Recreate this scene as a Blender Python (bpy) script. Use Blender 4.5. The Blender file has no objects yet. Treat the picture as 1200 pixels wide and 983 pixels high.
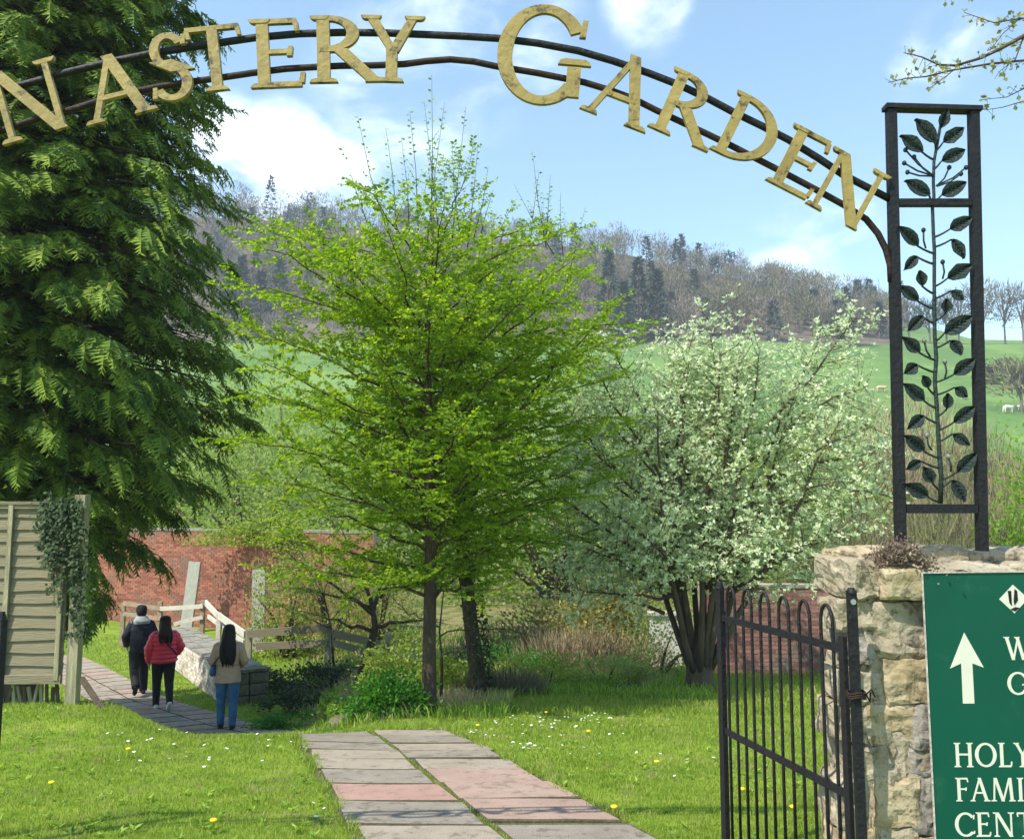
import bpy, bmesh, math, random
import numpy as np
from mathutils import Vector, Matrix, noise
R = math.radians
rnd = random.Random(7)
rng = np.random.default_rng(7)
sc = bpy.context.scene
col = sc.collection

# ------------------------------------------------------------------ camera, sky, sun, exposure
F = 1000.0
PITCH = math.atan(102 / F)
EYE = Vector((0, 0, 1.55))
cam_d = bpy.data.cameras.new('camera')
cam = bpy.data.objects.new('camera', cam_d)
col.objects.link(cam)
cam.location = EYE
cam.rotation_euler = (R(90) + PITCH, 0, 0)
cam_d.sensor_width = 36
cam_d.lens = 36 * F / 1200
cam_d.clip_start = 0.05
cam_d.clip_end = 5000
sc.camera = cam

SUN_EL = R(54)
SUN_DIR = Vector((-0.72, -0.64, 0)).normalized() * math.cos(SUN_EL) + Vector((0, 0, math.sin(SUN_EL)))
sun_d = bpy.data.lights.new('sun', 'SUN')
sun = bpy.data.objects.new('sun', sun_d)
col.objects.link(sun)
sun.rotation_euler = SUN_DIR.to_track_quat('Z', 'Y').to_euler()
sun_d.energy = 3.9
sun_d.angle = R(0.5)
sun_d.color = (1.0, 0.94, 0.85)

world = bpy.data.worlds.new('World')
sc.world = world
world.use_nodes = True
wn, wl = world.node_tree.nodes, world.node_tree.links
wn.clear()
w_out = wn.new('ShaderNodeOutputWorld')
w_bg = wn.new('ShaderNodeBackground')
w_bg.inputs['Strength'].default_value = 0.15
w_sky = wn.new('ShaderNodeTexSky')
w_sky.sky_type = 'NISHITA'
w_sky.sun_disc = False
w_sky.sun_elevation = SUN_EL
w_sky.sun_rotation = math.atan2(SUN_DIR.x, SUN_DIR.y)
w_sky.air_density = 1.0
w_sky.dust_density = 0.25
w_sky.ozone_density = 1.0
w_tc = wn.new('ShaderNodeTexCoord')
def pix_dir(px, py):
    a, b = (px - 600) / F, (491.5 - py) / F
    return Vector((a, math.cos(PITCH) - b * math.sin(PITCH), math.sin(PITCH) + b * math.cos(PITCH))).normalized()
w_map = wn.new('ShaderNodeMapping')
w_map.inputs['Scale'].default_value = (3.6, 3.6, 8.0)
wl.new(w_tc.outputs['Generated'], w_map.inputs['Vector'])
w_noise = wn.new('ShaderNodeTexNoise')
w_noise.inputs['Scale'].default_value = 2.4
w_noise.inputs['Detail'].default_value = 7
w_noise.inputs['Roughness'].default_value = 0.58
w_noise.inputs['Distortion'].default_value = 0.35
wl.new(w_map.outputs['Vector'], w_noise.inputs['Vector'])
def wmath(op, a, b=None):
    n = wn.new('ShaderNodeMath'); n.operation = op
    for i, v in enumerate((a, b)):
        if v is None: continue
        if isinstance(v, (int, float)): n.inputs[i].default_value = v
        else: wl.new(v, n.inputs[i])
    return n.outputs[0]
cloud_sum = None
# cumulus banks and wisps as directions in the sky
for (px, py, ang, gain) in ((330, 200, 5.5, .60), (262, 172, 4.4, .50), (395, 215, 4.2, .46), (560, 40, 9, .30), (470, 110, 8, .30),
                            (965, 280, 4.6, .42), (920, 300, 4.0, .34), (1112, 48, 3.4, .36), (760, 5, 4.0, .34), (1085, 90, 3, .3)):
    d = pix_dir(px, py)
    dot = wn.new('ShaderNodeVectorMath'); dot.operation = 'DOT_PRODUCT'
    wl.new(w_tc.outputs['Generated'], dot.inputs[0]); dot.inputs[1].default_value = d
    mr = wn.new('ShaderNodeMapRange'); mr.interpolation_type = 'SMOOTHSTEP'
    mr.inputs['From Min'].default_value = math.cos(R(ang)); mr.inputs['From Max'].default_value = math.cos(R(ang * .12))
    mr.inputs['To Max'].default_value = gain
    wl.new(dot.outputs['Value'], mr.inputs['Value'])
    cloud_sum = mr.outputs[0] if cloud_sum is None else wmath('MAXIMUM', cloud_sum, mr.outputs[0])
# general thin cloud cover elsewhere too, continuing round the sky
base_cov = wmath('MULTIPLY', wmath('SUBTRACT', w_noise.outputs['Fac'], 0.60), 1.2)
nz = wmath('MULTIPLY', wmath('SUBTRACT', w_noise.outputs['Fac'], 0.5), 4.6)
m1 = wmath('MULTIPLY', cloud_sum, wmath('ADD', nz, 1.0))
cl = wmath('MAXIMUM', m1, base_cov)
cl_r = wn.new('ShaderNodeMapRange'); cl_r.interpolation_type = 'SMOOTHSTEP'
cl_r.inputs['From Min'].default_value = 0.10; cl_r.inputs['From Max'].default_value = 0.95; cl_r.inputs['To Max'].default_value = 0.95
wl.new(cl, cl_r.inputs['Value'])
w_hs = wn.new('ShaderNodeHueSaturation'); w_hs.inputs['Saturation'].default_value = 1.0; w_hs.inputs['Hue'].default_value = 0.485
wl.new(w_sky.outputs['Color'], w_hs.inputs['Color'])
w_mix = wn.new('ShaderNodeMix'); w_mix.data_type = 'RGBA'
wl.new(cl_r.outputs[0], w_mix.inputs[0])
wl.new(w_hs.outputs['Color'], w_mix.inputs[6])
w_mix.inputs[7].default_value = (6.6, 7.0, 7.5, 1)
wl.new(w_mix.outputs[2], w_bg.inputs['Color'])
wl.new(w_bg.outputs[0], w_out.inputs['Surface'])

sc.view_settings.view_transform = 'Standard'
sc.view_settings.look = 'None'
sc.view_settings.gamma = 1
sc.view_settings.exposure = 1.0

# ------------------------------------------------------------------ helpers
def at(px, py, Y):
    """World point at distance Y (metres north of the viewer) seen in direction of photo pixel."""
    a, b = (px - 600) / F, (491.5 - py) / F
    d = Vector((a, math.cos(PITCH) - b * math.sin(PITCH), math.sin(PITCH) + b * math.cos(PITCH)))
    return EYE + d * (Y / d.y)

def sstep(a, b, x):
    t = np.clip((x - a) / (b - a), 0, 1)
    return t * t * (3 - 2 * t)

RD = [-60, 0, 4, 7.4, 9, 10.5, 12, 16, 22, 30, 45]
RZ = [.1, 0, 0, -.40, -.65, -.82, -1.03, -1.5, -2.0, -2.3, -1.45]
LD = [-60, 0, 4, 7.4, 8.4, 9.2, 10.5, 12, 14, 17, 22, 30, 45]
LZ = [.1, 0, 0, -.38, -.63, -.90, -1.32, -1.70, -1.97, -2.2, -2.32, -2.38, -1.45]
def H(x, y):
    x = np.asarray(x, float); y = np.asarray(y, float)
    u = x / np.maximum(y, 3.0)
    w = 1 - sstep(-.25, -.13, u)
    zn = np.interp(y, RD, RZ) * (1 - w) + np.interp(y, LD, LZ) * w
    zn = zn + np.interp(y, [6, 8.3, 9.2, 10.8], [0, .24, .42, 0]) * sstep(-.36, -.47, u)
    zn = zn + .02 * np.sin(x * 1.3 + y * .7) * np.clip((y - 9) / 6, 0, 1)
    uc = np.clip(u, -.9, .9)
    G = np.interp(uc, [-.9, -.3, 0, .14, .3, .44, .55, .9], [.36, .345, .318, .30, .266, .226, .196, .19])
    T = np.interp(y, [45, 100, 150, 230], [-.0667, .022, .113, .192])
    T2 = .192 + (G - .192) * np.clip((y - 230) / 100, 0, 1)
    zf = 1.55 + np.where(y < 230, T, T2) * y
    z330 = 1.55 + G * 330
    zf = np.where(y > 330, z330 + .01 * (y - 330), zf)
    zf = zf + 0.5 * np.sin(x * .035 + 1.3) * np.clip((y - 60) / 60, 0, 1)
    return np.where(y > 45, zf, zn)
def h(x, y): return float(H(x, y))

def gp(px, py, dmax=60):
    """Where the line of sight of a photo pixel meets the ground."""
    lo = 2.0
    while lo < dmax:
        p = at(px, py, lo)
        if p.z <= h(p.x, p.y): break
        lo += .05
    p = at(px, py, lo); p.z = h(p.x, p.y)
    return p

class MB:
    def __init__(s): s.v = []; s.f = []
    def add(s, vs, fs):
        b = len(s.v); s.v += [tuple(p) for p in vs]; s.f += [tuple(i + b for i in f) for f in fs]
    def box(s, c, size, rot=None, jit=0):
        x, y, z = (k / 2 for k in size)
        vs = [Vector((sx * x, sy * y, sz * z)) for sz in (-1, 1) for sy in (-1, 1) for sx in (-1, 1)]
        if jit: vs = [p + Vector((rnd.uniform(-jit, jit), rnd.uniform(-jit, jit), rnd.uniform(-jit, jit))) for p in vs]
        if rot is not None: vs = [rot @ p for p in vs]
        s.add([p + Vector(c) for p in vs], [(0, 2, 3, 1), (4, 5, 7, 6), (0, 1, 5, 4), (2, 6, 7, 3), (0, 4, 6, 2), (1, 3, 7, 5)])
    def bar(s, a, b, w, t, up=Vector((0, 0, 1))):
        """rectangular bar from a to b, w across (along up), t the other way"""
        a, b = Vector(a), Vector(b); d = (b - a).normalized()
        side = d.cross(up)
        if side.length < 1e-4: side = d.cross(Vector((1, 0, 0)))
        side.normalize(); u = side.cross(d).normalized()
        vs = [p + side * (sx * t / 2) + u * (sz * w / 2) for p in (a, b) for sx, sz in ((-1, -1), (1, -1), (1, 1), (-1, 1))]
        s.add(vs, [(3, 2, 1, 0), (4, 5, 6, 7), (0, 1, 5, 4), (1, 2, 6, 5), (2, 3, 7, 6), (3, 0, 4, 7)])
    def tube(s, pts, rad, n=8, cap=True, flat=1.0):
        pts = [Vector(p) for p in pts]
        if isinstance(rad, (int, float)): rad = [rad] * len(pts)
        vs = []; prev = None
        for i, p in enumerate(pts):
            t = (pts[min(i + 1, len(pts) - 1)] - pts[max(i - 1, 0)]).normalized()
            if prev is None:
                ref = Vector((0, 0, 1)) if abs(t.z) < .9 else Vector((1, 0, 0))
                sx = t.cross(ref).normalized()
            else:
                sx = (prev - t * prev.dot(t)).normalized()
            prev = sx; sy = t.cross(sx)
            for k in range(n):
                a = 2 * math.pi * k / n
                vs.append(p + sx * (math.cos(a) * rad[i]) + sy * (math.sin(a) * rad[i] * flat))
        fs = []
        for i in range(len(pts) - 1):
            for k in range(n):
                k2 = (k + 1) % n
                fs.append((i * n + k, i * n + k2, (i + 1) * n + k2, (i + 1) * n + k))
        if cap:
            fs.append(tuple(range(n - 1, -1, -1))); fs.append(tuple((len(pts) - 1) * n + k for k in range(n)))
        s.add(vs, fs)
    def loft(s, rings, n=14):
        """rings of (cx,cy,cz,rx,ry)"""
        vs = []; fs = []
        for (cx, cy, cz, rx, ry) in rings:
            for k in range(n):
                a = 2 * math.pi * k / n
                vs.append((cx + rx * math.cos(a), cy + ry * math.sin(a), cz))
        m = len(rings)
        for i in range(m - 1):
            for k in range(n):
                k2 = (k + 1) % n
                fs.append((i * n + k, i * n + k2, (i + 1) * n + k2, (i + 1) * n + k))
        fs.append(tuple(range(n - 1, -1, -1))); fs.append(tuple((m - 1) * n + k for k in range(n)))
        s.add(vs, fs)
    def prism(s, poly, back):
        """front polygon (list of Vector) extruded by vector back"""
        n = len(poly)
        s.add(list(poly) + [p + back for p in poly], [tuple(range(n)), tuple(range(2 * n - 1, n - 1, -1))] +
              [(i, i + n, (i + 1) % n + n, (i + 1) % n) for i in range(n)])
    def mesh(s, name, smooth=False):
        me = bpy.data.meshes.new(name); me.from_pydata(s.v, [], s.f)
        bm = bmesh.new(); bm.from_mesh(me); bmesh.ops.recalc_face_normals(bm, faces=bm.faces); bm.to_mesh(me); bm.free()
        if smooth: me.shade_smooth()
        return me
    def build(s, name, m, parent=None, smooth=False):
        return put(name, s.mesh(name, smooth), m, parent)

def mesh_np(name, V, Fc, smooth=False):
    V = np.ascontiguousarray(V, dtype=np.float32); Fc = np.ascontiguousarray(Fc, dtype=np.int32)
    me = bpy.data.meshes.new(name)
    me.vertices.add(len(V)); me.vertices.foreach_set('co', V.ravel())
    me.loops.add(Fc.size); me.loops.foreach_set('vertex_index', Fc.ravel())
    me.polygons.add(len(Fc)); me.polygons.foreach_set('loop_start', np.arange(0, Fc.size, Fc.shape[1], dtype=np.int32))
    me.update(calc_edges=True)
    if smooth: me.shade_smooth()
    return me

def put(name, me, m=None, parent=None, loc=None, rotz=0):
    o = bpy.data.objects.new(name, me); col.objects.link(o)
    if m is not None and me is not None and len(me.materials) == 0: me.materials.append(m)
    if parent is not None: o.parent = parent
    if loc is not None: o.location = loc
    if rotz: o.rotation_euler.z = rotz
    return o
def tag(o, label=None, cat=None, group=None, kind=None):
    for k, v in (('label', label), ('category', cat), ('group', group), ('kind', kind)):
        if v: o[k] = v
    return o
def thing(name, label, cat, loc=(0, 0, 0), rotz=0, group=None):
    o = put(name, None, loc=loc, rotz=rotz)
    return tag(o, label, cat, group)
def dup(o, loc=None, rotz=None, label=None, scale=None, parent=None):
    c = o.copy(); col.objects.link(c)
    if parent is not None: c.parent = parent
    if loc is not None: c.location = loc
    if rotz is not None: c.rotation_euler.z = rotz
    if scale is not None: c.scale = scale
    if label: c['label'] = label
    for ch in o.children: dup(ch, parent=c)
    return c

# ------------------------------------------------------------------ materials
def mat(name, c1, c2=None, scale=8., rough=.8, bump=0., bscale=None, island=False, transl=0., metal=0., spec=.3, c3=None, c3t=.62, stretch=None, detail=6, bdist=.02):
    m = bpy.data.materials.new(name); m.use_nodes = True
    N, L = m.node_tree.nodes, m.node_tree.links
    p = N['Principled BSDF']; out = N['Material Output']
    p.inputs['Roughness'].default_value = rough; p.inputs['Metallic'].default_value = metal
    p.inputs['Specular IOR Level'].default_value = spec
    tc = N.new('ShaderNodeTexCoord'); src = tc.outputs['Object']
    if stretch:
        mp = N.new('ShaderNodeMapping'); mp.inputs['Scale'].default_value = stretch
        L.new(src, mp.inputs['Vector']); src = mp.outputs['Vector']
    c2 = c2 or c1
    if island:
        g = N.new('ShaderNodeNewGeometry'); fac = g.outputs['Random Per Island']
    else:
        nt = N.new('ShaderNodeTexNoise'); nt.inputs['Scale'].default_value = scale; nt.inputs['Detail'].default_value = detail
        nt.inputs['Roughness'].default_value = .62
        L.new(src, nt.inputs['Vector'])
        mr = N.new('ShaderNodeMapRange'); mr.inputs['From Min'].default_value = .3; mr.inputs['From Max'].default_value = .7
        L.new(nt.outputs['Fac'], mr.inputs['Value']); fac = mr.outputs[0]
    mx = N.new('ShaderNodeMix'); mx.data_type = 'RGBA'
    L.new(fac, mx.inputs[0]); mx.inputs[6].default_value = (*c1, 1); mx.inputs[7].default_value = (*c2, 1)
    colr = mx.outputs[2]
    if c3:
        n3 = N.new('ShaderNodeTexNoise'); n3.inputs['Scale'].default_value = scale * 2.7; n3.inputs['Detail'].default_value = 8
        n3.inputs['Roughness'].default_value = .7
        L.new(src, n3.inputs['Vector'])
        m3 = N.new('ShaderNodeMapRange'); m3.inputs['From Min'].default_value = c3t - .04; m3.inputs['From Max'].default_value = c3t + .05
        L.new(n3.outputs['Fac'], m3.inputs['Value'])
        x3 = N.new('ShaderNodeMix'); x3.data_type = 'RGBA'; L.new(m3.outputs[0], x3.inputs[0]); L.new(colr, x3.inputs[6])
        x3.inputs[7].default_value = (*c3, 1); colr = x3.outputs[2]
    L.new(colr, p.inputs['Base Color'])
    if bump:
        nb = N.new('ShaderNodeTexNoise'); nb.inputs['Scale'].default_value = bscale or scale * 4; nb.inputs['Detail'].default_value = 8
        L.new(src, nb.inputs['Vector'])
        b = N.new('ShaderNodeBump'); b.inputs['Strength'].default_value = bump; b.inputs['Distance'].default_value = bdist
        L.new(nb.outputs['Fac'], b.inputs['Height']); L.new(b.outputs['Normal'], p.inputs['Normal'])
    if transl:
        t = N.new('ShaderNodeBsdfTranslucent'); ms = N.new('ShaderNodeMixShader'); ms.inputs[0].default_value = transl
        hs = N.new('ShaderNodeHueSaturation'); hs.inputs['Value'].default_value = 1.7; hs.inputs['Saturation'].default_value = 1.08
        L.new(colr, hs.inputs['Color']); L.new(hs.outputs[0], t.inputs['Color'])
        L.new(p.outputs[0], ms.inputs[1]); L.new(t.outputs[0], ms.inputs[2]); L.new(ms.outputs[0], out.inputs['Surface'])
    return m

MT = dict(
    iron=mat('black_iron', (.008, .008, .010), (.015, .015, .017), 30, .55, .35, 60, spec=.25, c3=(.06, .035, .02), c3t=.68),
    rust_iron=mat('rusty_iron', (.016, .012, .011), (.035, .019, .012), 14, .65, .4, 50, spec=.2, c3=(.12, .055, .02), c3t=.66),
    iron_leaf=mat('iron_leaf', (.008, .018, .016), (.022, .036, .030), 40, .6, .5, 90, spec=.3, c3=(.07, .08, .055), c3t=.66),
    gold=mat('gold_paint', (0.336, 0.252, 0.0756), (0.227, 0.172, 0.0546), 7, .6, .25, 40, spec=.3, c3=(0.084, 0.0588, 0.0294), c3t=.585),
    bud=mat('iron_bud', (.05, .045, .04), (.3, .3, .27), 60, .6),
    green_board=mat('green_board', (.001, .075, .045), (.002, .062, .038), 2, .42, .03, 20, spec=.25, c3=(.012, .085, .055), c3t=.60),
    cream=mat('cream_print', (.62, .61, .50), (.56, .55, .45), 20, .5),
    screw=mat('screw_metal', (.4, .42, .42), None, 20, .4, metal=.8),
    stone=mat('limestone', (0.242, 0.198, 0.128), (0.416, 0.364, 0.264), 7, .95, 1.0, 22, spec=.1, c3=(0.151, 0.122, 0.0824), c3t=.575),
    stone_gold=mat('limestone_yellow', (0.284, 0.214, 0.114), (0.44, 0.368, 0.24), 9, .95, 1.0, 20, spec=.1, c3=(0.181, 0.145, 0.0904), c3t=.575),
    stone_grey=mat('limestone_grey', (0.176, 0.155, 0.129), (.33, .30, .255), 9, .95, 1.0, 20, spec=.1, c3=(0.104, 0.0931, 0.0736), c3t=.575),
    mortar=mat('lime_mortar', (0.218, 0.18, 0.122), (0.352, 0.308, 0.232), 9, .98, 1.0, 18, spec=.05, c3=(0.102, 0.0816, 0.0559), c3t=.575),
    slab_grey=mat('slab_grey', (.225, .192, .155), (.32, .28, .225), 3.5, .9, .6, 120, spec=.08, c3=(.16, .14, .105), c3t=.57),
    slab_buff=mat('slab_buff', (.29, .24, .185), (.38, .32, .25), 3.5, .9, .6, 120, spec=.08, c3=(.20, .175, .135), c3t=.57),
    slab_pink=mat('slab_pink', (.33, .225, .18), (.41, .295, .235), 3.5, .9, .6, 120, spec=.08, c3=(.24, .19, .15), c3t=.57),
    slab_rose=mat('slab_rose', (.35, .21, .17), (.42, .27, .215), 3.5, .9, .6, 120, spec=.08, c3=(.25, .19, .15), c3t=.57),
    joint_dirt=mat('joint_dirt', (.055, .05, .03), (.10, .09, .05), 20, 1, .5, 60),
    bed=mat('path_bed', (.07, .075, .03), (.13, .12, .06), 20, 1, .6, 60),
    grass=mat('grass_blade', (.13, .215, .022), (.30, .36, .06), .9, island=True, rough=.6, transl=.4, c3=(.36, .34, .13), c3t=.60),
    grass_low=mat('grass_blade_lower', (.13, .215, .022), (.30, .36, .06), .9, island=True, rough=.6, transl=.4, c3=(.36, .34, .13), c3t=.60),
    straw=mat('dry_grass', (0.3, 0.24, 0.12), (0.432, 0.372, 0.204), island=True, rough=.8, transl=.25),
    weeds=mat('weeds', (0.0739, 0.172, 0.0211), (0.317, 0.424, 0.0528), island=True, rough=.6, transl=.35),
    ivy=mat('ivy_leaf', (.014, .034, .012), (.06, .095, .03), island=True, rough=.6, transl=.15, spec=.2),
    nettle=mat('nettle_leaf', (.03, .13, .015), (.09, .24, .025), island=True, rough=.6, transl=.4),
    conifer=mat('conifer_frond', (.055, .125, .02), (.25, .35, .04), island=True, rough=.65, transl=.3, spec=.2),
    hornbeam=mat('hornbeam_leaf', (.11, .21, .015), (.27, .36, .035), island=True, rough=.5, transl=.62, spec=.2),
    whitebeam=mat('whitebeam_leaf', (.25, .35, .12), (.74, .77, .58), island=True, rough=.7, transl=.4),
    scrubleaf=mat('scrub_leaf', (0.149, 0.23, 0.0287), (0.31, 0.356, 0.0575), island=True, rough=.6, transl=.4),
    willow=mat('willow_leaf', (0.172, 0.253, 0.0575), (0.299, 0.368, 0.103), island=True, rough=.6, transl=.4),
    olive=mat('bramble_leaf', (0.112, 0.126, 0.028), (0.336, 0.28, 0.063), island=True, rough=.6, transl=.3),
    limebush=mat('lime_bush_leaf', (.10, .24, .012), (.20, .34, .02), island=True, rough=.5, transl=.45),
    bark=mat('dark_bark', (.030, .022, .015), (.085, .062, .042), 9, .95, 1.0, 30, c3=(.09, .11, .05), c3t=.62, stretch=(1, 1, .35)),
    bark_brown=mat('brown_bark', (0.0638, 0.044, 0.0285), (0.119, 0.088, 0.06), 9, .95, 1.0, 40, c3=(0.0935, 0.104, 0.0525), c3t=.66, stretch=(0.85, 0.8, 0.225)),
    twig=mat('bare_twig', (0.129, 0.106, 0.0646), (0.215, 0.18, 0.11), island=True, rough=.9),
    twig_grey=mat('grey_twig', (0.103, 0.095, 0.0646), (0.176, 0.161, 0.112), island=True, rough=.9),
    twig_olive=mat('olive_twig', (0.128, 0.13, 0.0585), (0.209, 0.2, 0.099), island=True, rough=.9),
    twig_pink=mat('budding_twig', (0.192, 0.152, 0.129), (0.288, 0.232, 0.198), island=True, rough=.9),
    scrubtwig=mat('scrub_twig', (0.196, 0.149, 0.0805), (0.345, 0.27, 0.161), island=True, rough=.9),
    fir=mat('dark_fir', (.022, .045, .034), (.05, .08, .055), island=True, rough=.8),
    fence_wood=mat('fence_wood', (.19, .165, .10), (.235, .205, .125), 6, .85, .6, 30, stretch=(.3, 1, 5), c3=(0.113, 0.105, 0.0635), c3t=.66),
    post_wood=mat('post_wood', (0.198, 0.177, 0.104), (.40, .365, .22), 8, .85, .6, 40, stretch=(4, 4, .4), c3=(0.109, 0.0992, 0.0586), c3t=.66),
    dark_wood=mat('dark_wood', (.06, .045, .03), (.12, .09, .06), 12, .9, .6),
    pale_wood=mat('pale_weathered_wood', (.44, .40, .32), (.60, .56, .47), 8, .9, .6, 40, c3=(.26, .23, .17), c3t=.64),
    brown_wood=mat('brown_weathered_wood', (.24, .175, .11), (.36, .28, .19), 8, .9, .6, 40),
    concrete=mat('pale_concrete', (.36, .34, .29), (.47, .45, .39), 8, .95, .6, 40, c3=(.24, .23, .19), c3t=.64),
    brick=mat('red_brick', (.20, .065, .042), (.38, .15, .095), .3, island=True, rough=.95, bump=.5, bscale=40, c3=(.20, .12, .085), c3t=.56),
    brick_dark=mat('dull_brick', (.15, .07, .055), (.30, .15, .12), .4, island=True, rough=.95, bump=.5, bscale=40, c3=(.18, .14, .11), c3t=.58),
    brick_white=mat('whitewashed_brick', (.40, .32, .25), (.68, .61, .52), .8, island=True, rough=.95, bump=.5, bscale=40, c3=(.33, .27, .18), c3t=.58),
    brick_mortar=mat('brick_mortar', (.30, .24, .19), (.40, .33, .27), 8, .98, .5, 40),
    endblock=mat('mossy_stone', (.10, .085, .06), (.19, .165, .11), 9, .95, .9, 30, c3=(.12, .14, .05), c3t=.6),
    coping=mat('lichen_coping', (.20, .19, .15), (.30, .28, .235), 8, .95, .6, 40, c3=(.13, .13, .085), c3t=.57),
    white=mat('white_paint', (.50, .49, .45), (.62, .61, .57), 5, .8, .2, c3=(.34, .34, .26), c3t=.58),
    earth=mat('bare_earth', (.13, .095, .06), (.22, .17, .11), 10, 1, .8, 40),
    skin=mat('skin', (.48, .29, .20), (.54, .34, .24), 8, .55),
    hair=mat('black_hair', (.006, .005, .005), (.014, .011, .010), 40, .5, .5, 60, stretch=(6, 6, .6), spec=.2),
    hair_brown=mat('dark_brown_hair', (.020, .010, .008), (.045, .02, .014), 40, .5, .5, 60, stretch=(6, 6, .6), spec=.2),
    navy=mat('navy_cloth', (.010, .012, .022), (.018, .021, .036), 9, .8, .7, 9, bdist=.06),
    black=mat('black_cloth', (.009, .009, .010), (.016, .016, .017), 30, .8, .4, 80),
    grey=mat('grey_fleece', (.25, .27, .28), (.34, .36, .37), 30, .9, .5, 80),
    red=mat('red_quilted', (.80, .03, .075), (.82, .05, .10), 12, .45, .3, 40, spec=.45),
    beige=mat('beige_coat', (.37, .24, .18), (.46, .31, .235), 9, .85, .7, 9, bdist=.06),
    denim=mat('blue_denim', (.022, .085, .20), (.055, .165, .33), 7, .85, .7, 10, bdist=.05),
    bluebag=mat('blue_leather', (.012, .06, .19), (.018, .08, .23), 16, .4, spec=.5),
    shoe_white=mat('white_shoe', (.68, .66, .64), None, 8, .5),
    cow_brown=mat('brown_hide', (.10, .045, .022), (.15, .07, .035), 3, .8),
    cow_white=mat('white_hide', (.70, .66, .60), (.76, .73, .67), 3, .8),
    cow_tan=mat('tan_hide', (.50, .34, .2), (.62, .46, .3), 3, .8),
    petal=mat('white_petal', (.8, .8, .76), None, 8, .6),
    yellow=mat('yellow_petal', (.80, .56, .015), (.8, .62, .02), 8, .6),
    sedum=mat('sedum_leaf', (.12, .07, .065), (.24, .20, .13), island=True, rough=.6, transl=.15),
    sprout=mat('young_leaf', (.15, .20, .04), (.38, .34, .15), island=True, rough=.5, transl=.45),
)

# ------------------------------------------------------------------ ground
def ground_material():
    m = bpy.data.materials.new('ground'); m.use_nodes = True
    N, L = m.node_tree.nodes, m.node_tree.links
    p = N['Principled BSDF']; p.inputs['Roughness'].default_value = .95; p.inputs['Specular IOR Level'].default_value = .1
    g = N.new('ShaderNodeNewGeometry'); sx = N.new('ShaderNodeSeparateXYZ'); L.new(g.outputs['Position'], sx.inputs[0])
    def nz(s, d=6, r=.6):
        n = N.new('ShaderNodeTexNoise'); n.inputs['Scale'].default_value = s; n.inputs['Detail'].default_value = d; n.inputs['Roughness'].default_value = r
        L.new(g.outputs['Position'], n.inputs['Vector']); return n.outputs['Fac']
    def rng_(v, a, b):
        n = N.new('ShaderNodeMapRange'); n.interpolation_type = 'SMOOTHSTEP'; n.inputs['From Min'].default_value = a; n.inputs['From Max'].default_value = b
        L.new(v, n.inputs['Value']); return n.outputs[0]
    def mix(f, a, b):
        n = N.new('ShaderNodeMix'); n.data_type = 'RGBA'; L.new(f, n.inputs[0])
        for i, c in ((6, a), (7, b)):
            if isinstance(c, tuple): n.inputs[i].default_value = (*c, 1)
            else: L.new(c, n.inputs[i])
        return n.outputs[2]
    def mth(op, a, b):
        n = N.new('ShaderNodeMath'); n.operation = op
        for i, v in enumerate((a, b)):
            if isinstance(v, (int, float)): n.inputs[i].default_value = v
            else: L.new(v, n.inputs[i])
        return n.outputs[0]
    lawn = mix(rng_(nz(2.2, 8, .7), .35, .68), (.12, .20, .018), (.24, .32, .04))
    lawn = mix(rng_(nz(5, 6, .7), .57, .68), lawn, (.19, .155, .08))
    rough = mix(rng_(nz(1.1, 8, .7), .4, .62), (.08, .11, .025), (.22, .19, .085))
    field = mix(rng_(nz(.30, 8, .7), .56, .72), mix(rng_(nz(.035, 8, .7), .38, .62), (.085, .165, .042), (.155, .245, .062)), (.21, .26, .11))
    wood = mix(rng_(nz(.15, 6), .4, .6), (.10, .085, .065), (.15, .125, .09))
    y = sx.outputs['Y']; x = sx.outputs['X']
    # the rough garden starts past the lawn, only to the right of the lower lawn
    u = mth('DIVIDE', x, mth('MAXIMUM', y, 3.0))
    n1 = mth('MULTIPLY', mth('SUBTRACT', nz(.8), .5), 2.5)
    rmask = mth('MULTIPLY', rng_(mth('ADD', y, n1), 10.4, 12.0), rng_(u, -.27, -.2))
    rmask = mth('MULTIPLY', rmask, mth('SUBTRACT', 1.0, mth('MULTIPLY', rng_(u, .17, .21), mth('SUBTRACT', 1.0, rng_(y, 15.0, 16.5)))))
    c = mix(rmask, lawn, rough)
    c = mix(rng_(y, 40, 60), c, field)
    c = mix(mth('MULTIPLY', rng_(mth('ADD', y, mth('MULTIPLY', mth('SUBTRACT', nz(.03), .5), 30.)), 228, 236), mth('SUBTRACT', 1.0, rng_(u, .44, .47))), c, wood)
    L.new(c, p.inputs['Base Color'])
    b = N.new('ShaderNodeBump'); b.inputs['Strength'].default_value = .7; b.inputs['Distance'].default_value = .05
    L.new(nz(18, 8, .7), b.inputs['Height']); L.new(b.outputs['Normal'], p.inputs['Normal'])
    return m

ys = np.concatenate([np.linspace(-60, 0, 16)[:-1], np.arange(0, 32, .22), np.arange(32, 60, 1), np.arange(60, 400, 2.5), np.linspace(400, 520, 14)])
ss = np.linspace(-1, 1, 191)
ss = np.sign(ss) * np.abs(ss) ** 1.25
Yg, Sg = np.meshgrid(ys, ss, indexing='ij')
Xg = Sg * (14 + 1.15 * np.abs(Yg))
Zg = H(Xg, Yg)
nY, nX = Yg.shape
idx = np.arange(nY * nX).reshape(nY, nX)
gf = np.stack([idx[:-1, :-1], idx[:-1, 1:], idx[1:, 1:], idx[1:, :-1]], -1).reshape(-1, 4)
ground = put('ground', mesh_np('ground', np.stack([Xg, Yg, Zg], -1).reshape(-1, 3), gf, True), ground_material())
tag(ground, kind='structure')

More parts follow.
